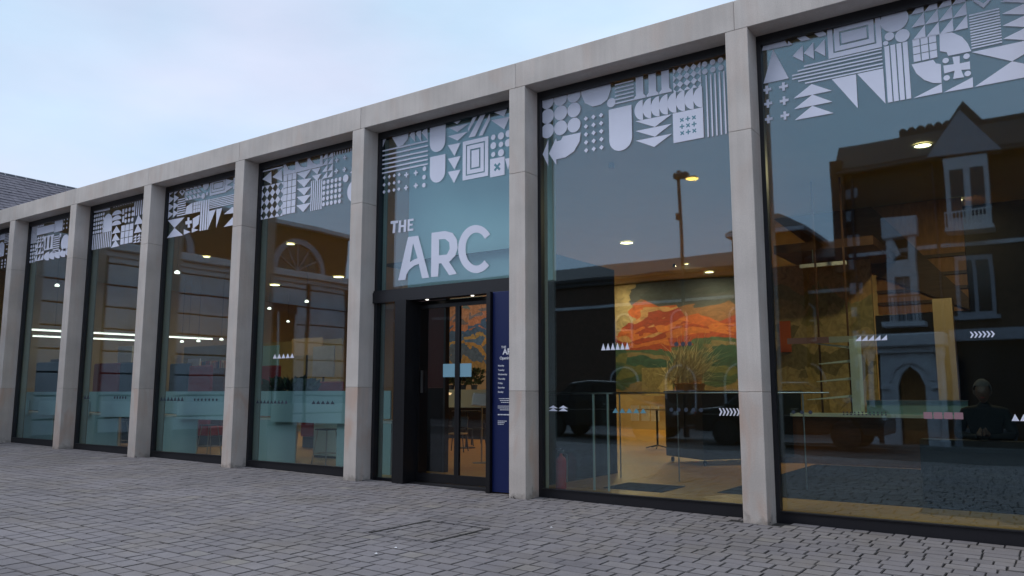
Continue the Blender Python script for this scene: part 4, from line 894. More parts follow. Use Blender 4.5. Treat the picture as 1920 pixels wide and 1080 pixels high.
for k, px in enumerate((792, 816, 839)):
    p = at(px, 738, 10.8); t = empty('counter_lamp', (p.x, 10.8, FZ), ('small glowing bowl lamp, leftmost of three behind the left door', 'small glowing bowl lamp, middle of three behind the left door', 'small glowing bowl lamp beside the door stile')[k], 'lamp')
    MB().bar((p.x, 10.8, FZ), (p.x, 10.8, p.z-.05), .015, 6).build('stem', M['darkmetal'], t)
    MB().lathe((p.x, 10.8, p.z-.05), [(0, 0), (.10, .01), (.15, .07), (0, .09)], 16).build('shade', mat('bowl_lamp', (1, .8, .5), .5, emit=(1, .72, .38), es=1.1), t)

tag(MB().box(bays[5][0]+PW+.25, bays[5][1]+.2, .95, 1.05, 3.42, 6.39).build('transom_bulkhead', mat('teal_bulkhead', (.62, .82, .88), .6)), 'pale teal bulkhead panel behind the glass above the entrance doors', 'panel')
# ---- window 6: glass balustrade, extinguisher, mats, counter
bl = empty('glass_balustrade', (-6.4, 1.3, FZ), 'frameless glass balustrade with thin steel top rail beside the fire extinguisher', 'balustrade')
a0 = at(1028, 740, 1.3); a1 = at(1143, 740, 1.3); xp = [at(q, 800, 1.3).x for q in (1113, 1140)]
MB().box(a0.x, xp[0]-.01, 1.3, 1.312, FZ+.02, 1.58).build('glass_panel', M['clear'], bl)
MB().box(xp[0]+.02, xp[1]-.01, 1.3, 1.312, FZ+.02, 1.58).build('glass_panel', M['clear'], bl)
for q in xp: MB().box(q-.012, q+.012, 1.29, 1.32, FZ, 1.6).build('post', mat('pale_steel', (.55, .66, .66), .35), bl)
MB().bar((a0.x, 1.306, 1.61), (a1.x+.05, 1.306, 1.61), .014, 8).build('top_rail', M['metal'], bl)
hr = empty('barrier_rail', (-4.9, 3.2, FZ), 'thin steel barrier rail crossing in front of the black counter', 'rail')
r0, r1 = at(1143, 735, 3.2), at(1410, 731, 3.2)
MB().bar((r0.x-.5, 3.2, 1.62), (r1.x+1.2, 3.2, 1.62), .013, 8).build('top_rail', M['metal'], hr)
for q in (r0.x+.2, (r0.x+r1.x)/2, r1.x+.8): MB().bar((q, 3.2, FZ), (q, 3.2, 1.61), .012, 6).build('post', M['metal'], hr)
e = at(1052, 880, 1.15)
fe = empty('fire_extinguisher', (e.x, 1.15, FZ), 'red fire extinguisher standing on the floor behind the glass', 'fire extinguisher')
MB().lathe((e.x, 1.15, FZ), [(0, 0), (.078, 0), (.085, .02), (.085, .42), (.075, .47), (.03, .51), (.02, .55), (0, .55)], 20).build('cylinder', M['red'], fe, smooth=True)
MB().box(e.x-.05, e.x+.05, 1.13, 1.17, FZ+.55, FZ+.60, .006).box(e.x-.09, e.x+.0, 1.135, 1.165, FZ+.61, FZ+.625).build('valve', M['metal'], fe)
hb = MB(); hp = [Vector((e.x+.05, 1.15, FZ+.57)), Vector((e.x+.12, 1.13, FZ+.52)), Vector((e.x+.13, 1.12, FZ+.35)), Vector((e.x+.12, 1.12, FZ+.12))]
for a, b in zip(hp[:-1], hp[1:]): hb.bar(a, b, .012, 8)
hb.build('hose', M['metal'], fe)
m0 = atz(1125, 915, FZ)
tag(MB().box(-6.1, -5.1, 1.6, 2.5, FZ, FZ+.012).build('floor_mat', M['darkwall']), 'dark floor mat at the foot of the glass balustrade', 'mat')
def rowd(A, B, depth): 
    d = (B-A); d.z = 0; L_ = d.length; d.normalize(); nrm = Vector((-d.y, d.x, 0))
    if nrm.y < 0: nrm = -nrm
    return d, nrm, L_
A = Vector((-7.33, 6.87, 0)); B = Vector((-6.17, 6.1, 0)); d, nrm, L_ = rowd(A, B, 2)
dk = empty('mobile_counter', ((A.x+B.x)/2, (A.y+B.y)/2, FZ), 'big black counter on castors in front of the mural', 'counter')
def ob(name, m_, u0, u1, v0, v1, z0, z1):
    c = A+d*((u0+u1)/2)+nrm*((v0+v1)/2); MB().obox(c, d, nrm, (u1-u0)/2, (v1-v0)/2, z0, z1).build(name, m_, dk)
ob('body', M['blackdesk'], 0, L_, 0, 2.6, FZ+.13, 1.62); ob('counter_top', M['greyfab'], -.02, L_+.02, -.02, 2.62, 1.622, 1.67)
ob('panel', M['darkmetal'], .55, .75, -.012, -.002, .5, 1.6)
for u in (.1, L_-.1):
    for v in (.1, 2.4):
        c = A+d*u+nrm*v; MB().bar(c+Vector((-.02, 0, FZ+.055)), c+Vector((.02, 0, FZ+.055)), .055, 12).build('castor', M['darkmetal'], dk)
v0 = at(1300, 690, 7.3)
vs_ = empty('dried_grass_arrangement', (v0.x, 7.3, 1.67), 'big spray of pale dried grasses on the black counter', 'plant')
MB().lathe((v0.x-.1, 7.3, 1.67), [(0, 0), (.30, 0), (.34, .16), (.30, .17), (0, .12)], 20).build('basket', M['orangewood'], vs_)
g_ = MB()
for _ in range(520):
    a = random.gauss(.55, .55); h = random.uniform(.35, .95); b0 = Vector((v0.x-.25+random.gauss(0, .16), 7.3+random.gauss(0, .12), 1.78+random.random()*.25))
    dr_ = Vector((math.sin(a), random.gauss(0, .35), math.cos(a))).normalized(); bend = Vector((random.gauss(.1, .25), random.gauss(0, .2), random.gauss(-.05, .2)))
    p = [b0, b0+dr_*h*.35, b0+dr_*h*.7+bend*h*.3, b0+dr_*h+bend*h*.9]; w = Vector((random.uniform(.003, .009), random.uniform(-.004, .004), random.uniform(-.004, .004)))
    g_.add([p[0]-w, p[0]+w, p[1]+w, p[1]-w, p[2]+w, p[2]-w, p[3]], [(0, 1, 2, 3), (3, 2, 4, 5), (5, 4, 6)])
g_.build('stems', M['grass'], vs_, fix=False)
p = at(1232, 790, 10.5); st = empty('side_table', (p.x, 10.5, FZ), 'small swivel-based side table left of the black counter', 'table')
MB().box(p.x-.45, p.x+.45, 10.2, 10.8, 1.16, 1.19).build('table_top', M['tan'], st); MB().bar((p.x, 10.5, FZ+.1), (p.x, 10.5, 1.16), .03).build('pole', M['darkmetal'], st)
for k in range(5):
    a = k*1.2566; MB().bar((p.x, 10.5, FZ+.1), (p.x+.32*math.cos(a), 10.5+.32*math.sin(a), FZ+.03), .018, 6).build('foot', M['darkmetal'], st)
for k, (p0_, p1_, mm, lab) in enumerate([((1203, 690), (1261, 728), 'goldwall', 'mottled tan canvas standing below the mural, left of the orange one'), ((1264, 690), (1316, 726), 'orangewood', 'orange canvas standing below the mural behind the black counter')]):
    a_, c_ = at(*p0_, 20.6), at(*p1_, 20.6); tag(MB().box(a_.x, c_.x, 20.6, 20.65, c_.z-.3, a_.z).build('canvas', M[mm]), lab, 'canvas')
# two lit leaflets racks by the far wall
for k, px in enumerate((1190, 1210, 1228)):
    p = at(px, 778, 19); tag(MB().box(p.x-.17, p.x+.17, 19, 19.04, .55, 1.15).build('leaflet_panel', M['white']), ('pale leaflet panel on the low wall, left one of three', 'pale leaflet panel on the low wall, middle one of three', 'pale leaflet panel on the low wall, right one of three')[k], 'leaflet panel')

# ---- window 7: serving counter, display shelves, timber wall, column
sc_ = empty('serving_counter', (-3.4, 8.2, FZ), 'long serving counter with pale edge and low glass screen', 'counter')
MB().box(-5.6, -1.5, 8.0, 8.7, 1.12, 1.19).build('counter_top', M['paleteal'], sc_); MB().box(-5.6, -1.5, 8.05, 8.7, FZ, 1.12).build('base', M['timber'], sc_)
MB().box(-3.35, -1.52, 8.02, 8.04, 1.19, 1.46).build('glass_screen', mat('frosted_teal_glass', (.28, .50, .54), .25), sc_); MB().box(-3.36, -1.51, 8.0, 8.05, 1.461, 1.48).build('screen_rail', M['metal'], sc_)
ds = empty('display_shelf', (-4.0, 8.3, 1.19), 'open grey display shelf unit with four tilted shelves on the counter', 'display shelf')
def pz(px, py): q = at(px, py, 8.2); return q.x, q.z
x_r0, _ = pz(1597, 700); x_r1, _ = pz(1612, 700)
MB().box(x_r0, x_r1, 8.1, 8.5, 1.192, pz(1600, 636)[1]).build('side_panel', M['paleteal'], ds)
for (pl, pr_, pyl, pyr) in ((1530, 1597, 645, 652), (1536, 1597, 683, 677), (1532, 1597, 716, 710), (1515, 1597, 750, 743)):
    a_, b_ = pz(pl, pyl), pz(pr_, pyr); MB().prism([(a_[0], 8.15, a_[1]), (b_[0], 8.15, b_[1]-.02), (b_[0], 8.15, b_[1]+.03), (a_[0], 8.15, a_[1]+.012)], (0, .3, 0)).build('shelf', M['paleteal'], ds)
for px in (1533, 1589): MB().box(pz(px, 700)[0]-.018, pz(px, 700)[0]+.018, 8.46, 8.50, 1.192, 6.39 if px else 2).build('post', M['timber'], ds)
MB().box(pz(1478, 640)[0], pz(1556, 640)[0], 8.12, 8.16, pz(1500, 645)[1], pz(1500, 634)[1]).build('header', M['vrose'], ds)
MB().box(pz(1556, 640)[0], x_r1, 8.12, 8.16, pz(1500, 645)[1], pz(1500, 634)[1]).build('header', M['reveal'], ds)
p0, p1 = at(1757, 700, 9.5), at(1795, 700, 9.5)
tag(MB().box(p0.x, p1.x, 9.5, 9.8, FZ, at(1760, 560, 9.5).z, .006).build('column', M['tan']), 'plain tan column behind the serving counter', 'column')
tw = empty('timber_wall', (-2.9, 12, FZ), 'warm amber timber wall with dark horizontal battens in the right window', 'wall')
p0, p1 = at(1640, 470, 12), at(1790, 560, 12)
MB().box(p0.x, p1.x+.3, 12, 12.1, 3.6, 6.39).build('boarding', M['orangewood'], tw)
for q in (485, 518, 545, 568): z = at(1700, q, 12).z; MB().box(p0.x, p1.x+.3, 11.95, 11.998, z-.04, z+.04).build('batten', M['timber'], tw)
MB().prism([(p0.x-2.5, 11.9, 6.39), (p0.x, 11.9, 6.39), (p1.x+.3, 11.9, 3.9), (p1.x+.3, 11.9, 3.6), (p0.x-1.2, 11.9, 5.2)], (0, .04, 0)).build('stair_soffit', M['timber'], tw)
tag(MB().box(at(1642, 640, 11).x, 5.9, 11.12, 11.3, FZ, 3.5).build('dark_partition', M['darkwall']), kind='structure')
tag(MB().box(-3.2, 5.9, 13.2, 13.4, FZ, 6.39).build('dark_partition', M['darkwall']), kind='structure')
tag(MB().box(-4.4, 5.9, 2.05, 7.9, FZ-.05, FZ+.008).build('carpet', M['darkwall']), kind='structure')
bk = empty('timber_bulkhead', (-5.5, 9, 5), 'dark timber bulkhead slung under the ceiling in the right window', 'bulkhead')
MB().box(at(1452, 500, 9).x, at(1640, 500, 9).x, 9, 14, 4.9, 5.1).build('panel', M['timber'], bk)
MB().box(at(1500, 512, 8.8).x, at(1587, 512, 8.8).x, 8.8, 8.9, 4.48, 4.56).build('light_trough', M['white'], bk)
MB().bar((at(1525, 512, 8.85).x, 8.85, 4.56), (at(1525, 512, 8.85).x, 8.85, 4.9), .015, 6).build('hanger', M['darkmetal'], bk)
tag(MB().box(at(1452, 640, 11).x-.3, at(1640, 640, 11).x, 11.0, 11.1, FZ, 4.9).build('gallery_wall', M['goldwall']), kind='structure')
tag(MB().box(at(1462, 640, 10.9).x, at(1482, 640, 10.9).x, 10.93, 10.99, at(1470, 660, 10.9).z, at(1470, 602, 10.9).z).build('wall_picture', mat('orange_print', (.62, .12, .02), .6)), 'bright orange picture on the tan wall behind the display shelves', 'picture')

a_ = at(1845, 800, 2.4)
lt = empty('leg_hiding_cabinet', (a_.x, 2.35, FZ), 'low black cabinet in front of the seated person at far right', 'cabinet')  # dark block added to keep the lit legs out of sight
MB().box(a_.x-.75, a_.x+.9, 2.2, 2.5, FZ+.06, 1.0, .01).build('body', M['blackdesk'], lt); MB().box(a_.x-.7, a_.x+.85, 2.22, 2.48, FZ, FZ+.058).build('plinth', M['darkmetal'], lt)
wc0, wc1 = at(588, 800, 3.2), at(648, 845, 3.2)
wc = empty('white_cabinet', ((wc0.x+wc1.x)/2, 3.4, FZ), 'white cabinet behind the stool, just left of the entrance', 'cabinet')
MB().box(wc0.x, wc1.x, 3.2, 3.7, FZ+.05, 1.02, .01).build('body', M['paleteal'], wc); MB().box(wc0.x+.03, wc1.x-.03, 3.22, 3.68, FZ, FZ+.048).build('plinth', M['darkmetal'], wc)
# ---- reading benches behind the left windows
SC_GROUP = 'pale bar counters behind the left windows'
labs = ['pale window bar counter in the leftmost full window', 'pale window bar counter in the second window from the left', 'pale window bar counter in the third window from the left', 'pale window bar counter just left of the entrance', 'pale window bar counter in the window at the left picture edge']
MBOARD = mat('pale_board', (.52, .68, .74), .45)
for n_b, i in enumerate((1, 2, 3, 4, 0)):
    x0, x1 = bays[i][0]+.01, bays[i][1]-.01
    t = empty('window_bar_counter', ((x0+x1)/2, 1.2, FZ), labs[n_b], 'counter', SC_GROUP)
    MB().box(x0, x1, 1.15, 1.18, 1.14, 1.66).build('privacy_screen', M['bench'], t)
    MB().box(x0+.05, x1-.55, 1.10, 1.13, 1.03, 1.42).build('front_board', MBOARD, t)
    MB().box(x0, x1, 1.19, 1.75, 1.06, 1.10).build('table_top', M['white'], t)
    MB().box(x1-1.45, x1+(.75 if i != 4 else -.01), 1.19, 1.22, FZ, 1.055).build('leg_panel', M['bench'], t)
    MB().box(x1-.06, x1-.01, 1.225, 1.7, FZ, 1.055).build('leg', M['white'], t)
def stool(loc, label):
    t = empty('bar_stool', loc, label, 'stool', 'wire bar stools under the window counters'); x, y, z = loc
    MB().box(x-.19, x+.19, y-.17, y+.17, z+.72, z+.75, .01).build('seat', M['greyfab'], t)
    for sx in (-1, 1):
        for sy in (-1, 1): MB().bar((x+sx*.14, y+sy*.12, z+.72), (x+sx*.22, y+sy*.2, z), .011, 6).build('leg', M['metal'], t)
    f = MB(); q = .195; r = .172; zz = z+.24
    for a, b in (((-q, -r), (q, -r)), ((q, -r), (q, r)), ((q, r), (-q, r)), ((-q, r), (-q, -r))): f.bar((x+a[0], y+a[1], zz), (x+b[0], y+b[1], zz), .009, 6)
    f.build('foot_ring', M['metal'], t)
for px, Y, lab in ((612, 2.0, 'wire bar stool under the counter, just left of the entrance'), (392, 2.0, 'wire bar stool under the counter, third window from the left'), (222, 2.0, 'wire bar stool under the counter, second window from the left')):
    p = at(px, 830, Y); stool((p.x, Y, FZ), lab)
# seating and shelving deep in the left rooms
def sofa(px0, px1, py0, py1, Y, m_, lab):
    a, b = at(px0, py0, Y), at(px1, py1, Y); t = empty('booth_seat', ((a.x+b.x)/2, Y, FZ), lab, 'seat', 'high-backed booth seats in the left rooms')
    MB().box(a.x, b.x, Y, Y+.12, FZ+.3, a.z, .03).build('backrest', m_, t); MB().box(a.x+.03, b.x-.03, Y+.121, Y+.75, FZ+.3, FZ+.55, .03).build('seat', m_, t); MB().box(a.x+.05, b.x-.05, Y+.05, Y+.7, FZ, FZ+.29).build('plinth', M['blackdesk'], t)
sofa(176, 218, 682, 726, 3.5, M['redfab'], 'red high-backed booth seat in the second window from the left')
sofa(219, 246, 680, 730, 3.6, M['greyfab'], 'dark slate booth seat right of the red one, second window from left')
sofa(68, 112, 680, 730, 3.4, M['greyfab'], 'slate booth seat in the leftmost full window')
sofa(318, 352, 682, 730, 4.0, M['greyfab'], 'slate booth seat at left of the third window')
sofa(354, 392, 686, 730, 4.0, M['redfab'], 'muted red booth seat in the third window from the left')
sofa(484, 520, 686, 735, 4.0, M['redfab'], 'small red booth seat at left of the window beside the entrance')
sofa(566, 640, 716, 735, 5.4, M['redfab'], 'low wide red booth seat in the window beside the entrance')
a, b = at(345, 655, 12), at(640, 690, 12)
tag(MB().box(a.x, b.x, 12, 12.12, FZ, at(400, 648, 12).z).build('lit_wall', mat('olive_yellow_wall', (.42, .38, .20), .8, var=.1)), kind='structure')
bs = empty('bookshelf', (a.x+2, 10.5, FZ), 'low bookshelf with rows of mixed books in the third window', 'bookshelf')
a, b = at(352, 672, 10.5), at(420, 690, 10.5)
MB().box(a.x, b.x, 10.5, 10.85, FZ, b.z).build('carcass', M['timber'], bs)
x = a.x+.02
while x < b.x-.05:
    w = random.uniform(.03, .07); h = random.uniform(.22, .34)
    MB().box(x, x+w-.003, 10.53, 10.75, b.z+.002, b.z+h).build('book', [M['redfab'], M['greyfab'], M['timber'], M['tan'], M['orangewood']][random.randrange(5)], bs); x += w
pl = at(545, 715, 2.6); t = empty('broad_leaf_plant', (pl.x, 2.6, FZ), 'leafy houseplant behind the counter in the window beside the entrance', 'plant')
MB().lathe((pl.x, 2.6, FZ), [(0, 0), (.18, 0), (.24, 1.1), (.2, 1.1), (0, 1.0)], 16).build('pot', M['tan'], t)
m_ = MB(); leaves(m_, (pl.x, 2.6, 1.3), .5, .5, 220, .3, .5); m_.build('foliage', M['leaf'], t, fix=False)

for k, (px, py, Y, w_, hh, m_, lab) in enumerate([(362, 700, 6.5, .35, .5, 'white', 'pale notice board in the third window'), (105, 690, 6.0, .5, .35, 'darkglass', 'dark screen on a desk in the leftmost full window'), (234, 668, 7.0, .5, .4, 'white', 'white poster in the second window from the left'),
        (505, 676, 7.5, .45, .5, 'lightblue', 'pale blue poster left in the window beside the entrance'), (606, 678, 8.0, .5, .5, 'gabletile', 'grey framed print right in the window beside the entrance'), (575, 650, 9.0, .8, .3, 'tan', 'wide tan shelf sign in the window beside the entrance')]):
    p = at(px, py, Y); t = empty('display_board', (p.x, Y, FZ), lab, 'display board')
    MB().box(p.x-w_, p.x+w_, Y, Y+.04, p.z-hh, p.z+hh).build('board', M[m_], t); MB().box(p.x-.03, p.x+.03, Y+.01, Y+.05, FZ, p.z-hh-.002).build('leg', M['darkmetal'], t)
# ---- lamps inside (ceiling, hanging and strip lights seen lit; added spots at the end)
def area(parent, loc, size, energy, col):
    l_ = D.lights.new('lamp_light', 'AREA'); l_.shape = 'DISK'; l_.size = size; l_.energy = energy; l_.color = col
    o = D.objects.new('lamp_light', l_); COL.objects.link(o); o.parent = parent; o.location = Vector(loc)-origin(parent)
WARM = (1, .76, .42)
LP = [(545, 457, .13, 'oval ceiling light high in the window left of the entrance'), (635, 519, .22, 'warm orange ceiling light at the right of the window left of the entrance'), (515, 534, .22, 'warm orange ceiling light lower left in the window left of the entrance'),
      (387, 481, .12, 'oval ceiling light high in the third window from the left'), (1175, 455, .20, 'brightest ceiling light in the window right of the entrance'), (1140, 525, .17, 'small ceiling light left above the mural'),
      (1330, 510, .17, 'small ceiling light right above the mural'), (1730, 272, .15, 'round ceiling light beside the reflected gable'), (1790, 375, .17, 'ceiling spotlight glowing amber in the right window'), (1287, 495, .08, 'tiny white ceiling light beside the reflected lamp post')]
for k, (px, py, r, lab) in enumerate(LP):
    p = atz(px, py, 6.385)
    if p.x < -33 or p.y > 22.5: p = atz(px, py, 6.385); s_ = min(33/abs(p.x), 1); p = CAM+(p-CAM)*s_; 
    t = empty('ceiling_light', (p.x, p.y, p.z), lab, 'ceiling light', 'round ceiling lights in the hall')
    MB().lathe(p, [(r*1.15, .0), (r*1.15, -.02), (r, -.02), (r, 0)], 24).build('rim', M['darkmetal'], t)
    MB().lathe(p+Vector((0, 0, -.008)), [(0, 0), (r, 0), (r, .004), (0, .004)], 24).build('diffuser', M['lamp'], t)
    area(t, p+Vector((0, 0, -.04)), r*2, (75 if p.x < -18 else 130) if p.x < -4 else (140 if p.y < 10 else 35), WARM)
LP2 = [(505, 580, 5.0), (575, 567, 5.0), (540, 604, 5.0), (107, 537, 5.2), (332, 513, 5.0), (205, 642, 3.9), (341, 642, 3.7), (372, 641, 3.7), (415, 638, 3.7), (238, 650, 3.7), (1518, 468, 6.3)]
LAB2 = ['tiny spotlight at left in the window beside the entrance, above the red seat', 'tiny bright spotlight highest in the middle of the window beside the entrance', 'tiny spotlight lowest of three in the window beside the entrance',
        'tiny round spotlight alone high in the leftmost full window', 'tiny spotlight at left in the third window, above the strip lights', 'tiny spotlight in the second window just below the strip lights', 'left one of two tiny spotlights under the strip light end in the third window',
        'right one of two tiny spotlights under the strip light end in the third window', 'tiny spotlight at the right edge of the third window', 'tiny spotlight at the right edge of the second window', 'tiny white spotlight under the ceiling at left of the right window']
for k, (px, py, z) in enumerate(LP2):
    p = atz(px, py, z)
    t = empty('small_spotlight', p, LAB2[k], 'spotlight', 'tiny hanging spotlights')
    MB().lathe(p, [(0, 0), (.07, 0), (.075, .05), (.03, .09), (0, .09)], 12).build('lamp_face', M['lampw'], t); MB().bar(p+Vector((0, 0, .09)), (p.x, p.y, 6.39), .006, 5).build('cord', M['darkmetal'], t)
for k, (a, b) in enumerate([((-29.8, 3.5), (-28.8, 10.1)), ((-33, 5.0), (-31.9, 9.9))]):
    t = empty('linear_light', (a[0], a[1], 3.85), ('long white strip light, upper of the pair across the left windows', 'long white strip light, lower of the pair across the left windows')[k], 'strip light')
    MB().bar((a[0], a[1], 3.85), (b[0], b[1], 3.85), .03, 6).build('tube', M['lampw'], t)
    MB().bar((a[0], a[1], 3.90), (b[0], b[1], 3.90), .018, 4).build('housing', M['white'], t)
    for u in (.15, .85): q = Vector((*a, 3.9)).lerp(Vector((*b, 3.9)), u); MB().bar(q, (q.x, q.y, 6.39), .005, 4).build('cable', M['darkmetal'], t)
# wash over the mural: two track spots near the ceiling
for k, x in enumerate((-15.5, -11.5, -7.5)):
    t = empty('brightening_spot', (x, 17.5, 6.36), ('track spotlight washing the left of the mural', 'track spotlight washing the middle of the mural', 'track spotlight washing the right of the mural')[k], 'spotlight', 'track spotlights washing the mural')
    MB().lathe((x, 17.5, 6.28), [(0, 0), (.06, 0), (.06, .1), (0, .1)], 12).build('can', M['darkmetal'], t)
    l_ = D.lights.new('lamp_light', 'SPOT'); l_.energy = 330; l_.color = WARM; l_.spot_size = R(95); l_.spot_blend = .8; l_.shadow_soft_size = .08
    o = D.objects.new('lamp_light', l_); COL.objects.link(o); o.parent = t; o.location = (0, 0, -.1); o.rotation_euler = (Vector((0, 4.5, -2.6))).to_track_quat('-Z', 'Y').to_euler()

t = empty('brightening_spot', (-15.5, 9.5, 6.36), 'track spotlight aimed at the painting behind the doors', 'spotlight')  # unseen lamp, added to lighten the painting in the dark hall
MB().lathe((-15.5, 9.5, 6.28), [(0, 0), (.06, 0), (.06, .1), (0, .1)], 12).build('can', M['darkmetal'], t)
l_ = D.lights.new('lamp_light', 'SPOT'); l_.energy = 460; l_.color = (1, .88, .74); l_.spot_size = R(70); l_.spot_blend = .9; l_.shadow_soft_size = .08
o = D.objects.new('lamp_light', l_); COL.objects.link(o); o.parent = t; o.location = (0, 0, -.1); o.rotation_euler = (Vector((-2.5, 4, -2.6))).to_track_quat('-Z', 'Y').to_euler()
t = empty('brightening_spot', (-7.4, 4.6, 6.36), 'track spotlight aimed at the dried grasses', 'spotlight')  # extra unseen lamp, put in because the grasses came out dark
MB().lathe((-7.4, 4.6, 6.28), [(0, 0), (.06, 0), (.06, .1), (0, .1)], 12).build('can', M['darkmetal'], t)
l_ = D.lights.new('lamp_light', 'SPOT'); l_.energy = 420; l_.color = WARM; l_.spot_size = R(50); l_.spot_blend = .9; l_.shadow_soft_size = .08
o = D.objects.new('lamp_light', l_); COL.objects.link(o); o.parent = t; o.location = (0, 0, -.1); o.rotation_euler = (Vector((.9, 2.7, -3.8))).to_track_quat('-Z', 'Y').to_euler()

# ================================================================== SLATE-ROOFED HALL BEHIND, TOP LEFT
sh = empty('slate_roofed_hall', (-40, 16, 0), 'old hall with long dark slate roof rising behind the left end', 'building')
RX, RZ = -40.0, 11.82
rf = MB().prism([(RX, 4.0, RZ), (RX+6.6, 4.0, RZ-4.6), (RX+6.6, 4.0, RZ-4.8), (RX, 4.0, RZ-.2), (RX-6.6, 4.0, RZ-4.8), (RX-6.6, 4.0, RZ-4.6)], (0, 34, 0)).build('roof', M['slate'], sh)
MB().box(RX-6.3, RX+5.9, 4.4, 37.6, 0, RZ-4.75).build('wall', M['brick'], sh)
sl_ = MB()                                   # slate courses as real steps
for r_ in range(26):
    t0, t1 = r_/26, (r_+1)/26; a = Vector((RX+.1+6.5*t0, 4.0, RZ-.07-4.53*t0)); b = Vector((RX+.1+6.5*t1, 4.0, RZ-.07-4.53*t1)); nn = Vector((.57, 0, .82)); y = 4.0
    while y < 30:
        w = random.uniform(.3, .42); o1 = nn*(.012+random.uniform(0, .012)); o2 = nn*(.03+random.uniform(0, .02))
        sl_.add([a+Vector((0, y-4, 0))+o1, a+Vector((0, y-4+w-.012, 0))+o1, b+Vector((0, y-4+w-.012, 0))+o2, b+Vector((0, y-4, 0))+o2, b+Vector((0, y-4, 0)), b+Vector((0, y-4+w-.012, 0))], [(0,1,2,3), (3,2,5,4)]); y += w
tag(sl_.build('slates', M['slate'], sh, fix=False), kind='stuff')
y = 4.0
while y < 30:
    MB().prism([(RX-.16, y, RZ-.10), (RX-.12, y, RZ-.01), (RX, y, RZ+.05), (RX+.12, y, RZ-.01), (RX+.17, y, RZ-.12)], (0, .44, 0)).build('ridge_tile', M['ridge'], sh)
    if random.random() < .75: MB().prism([(RX-.165, y+.44, RZ-.10), (RX-.125, y+.44, RZ-.0), (RX, y+.44, RZ+.056), (RX+.125, y+.44, RZ-.0), (RX+.176, y+.44, RZ-.12)], (0, .022, 0)).build('mortar_joint', M['mortarw'], sh)
    y += .462

# ================================================================== ACROSS THE SQUARE (seen in the glass)
# rusticated stone building closing the left end of the square
XS = -26.0
rb = empty('rusticated_stone_building', (XS-4, -7.5, 0), 'grey banded stone building reflected in the left windows', 'building')
MB().box(XS-8, XS-.02, -14.2, -1.0, 0, 6.35).build('wall', M['groove'], rb)
z = .1; crs = []
while z < 6.2: crs.append((z, min(z+.68, 6.3))); z += .735
for z0, z1 in crs:
    for y0, y1 in ((-13.9, -11.9), (-11.7, -8.9), (-8.7, -5.3), (-5.1, -3.2), (-3.0, -1.1)):
        if z0 < 4.9 and (y0, y1) in ((-11.7, -8.9),): 
            MB().box(XS-.02, XS+.03, y0, y0+.45, z0, z1).build('stone_course', M['ashlar'], rb); MB().box(XS-.02, XS+.03, y1-.45, y1, z0, z1).build('stone_course', M['ashlar'], rb); continue
        MB().box(XS-.02, XS+.06, y0, y1, z0, z1, .015).build('stone_course', M['ashlar'], rb)
MB().box(XS-.02, XS+.35, -14.3, -.95, 6.38, 6.66, .03).build('cornice', M['ashlar'], rb)
MB().box(XS-.02, XS+.16, -14.25, -.97, 6.18, 6.37, .02).build('moulding', M['ashlar'], rb)
MB().box(XS-8, XS-.2, -14.2, -1.0, 6.36, 8.55).build('upper_storey', M['darkbrick'], rb)
for yc in (-11.3, -5.0):
    hw = 1.15; o_ = [(XS-.18, yc-hw-.25, 6.66), (XS-.18, yc+hw+.25, 6.66)] + [(XS-.18, yc+(hw+.25)*math.cos(R(a)), 6.7+(hw+.25)*math.sin(R(a))) for a in range(0, 181, 12)]
    i_ = [(XS-.18, yc+hw*math.cos(R(a)), 6.72+hw*math.sin(R(a))) for a in range(0, 181, 12)]
    w_ = MB().prism(o_, (.16, 0, 0), [i_]).build('arched_window', M['gabletile'], rb)
    MB().prism([(q[0]+.02, q[1], q[2]) for q in i_], (.02, 0, 0)).build('pane', M['darkglass'], w_)
    for a in (30, 60, 90, 120, 150): MB().bar((XS-.10, yc, 6.75), (XS-.10, yc+hw*math.cos(R(a)), 6.72+hw*math.sin(R(a))), .025, 6).build('glazing_bar', M['gabletile'], w_)
MB().box(XS-8.3, XS+.1, -14.4, -.9, 8.56, 8.72).build('parapet', M['ashlar'], rb)
w_ = MB().box(XS-.02, XS+.02, -11.2, -9.4, 1.2, 4.9).build('tall_window', M['darkglass'], rb)
for y in (-11.2, -10.3, -9.45): MB().box(XS+.021, XS+.06, y, y+.06, 1.2, 4.9).build('glazing_bar', M['white'], w_)
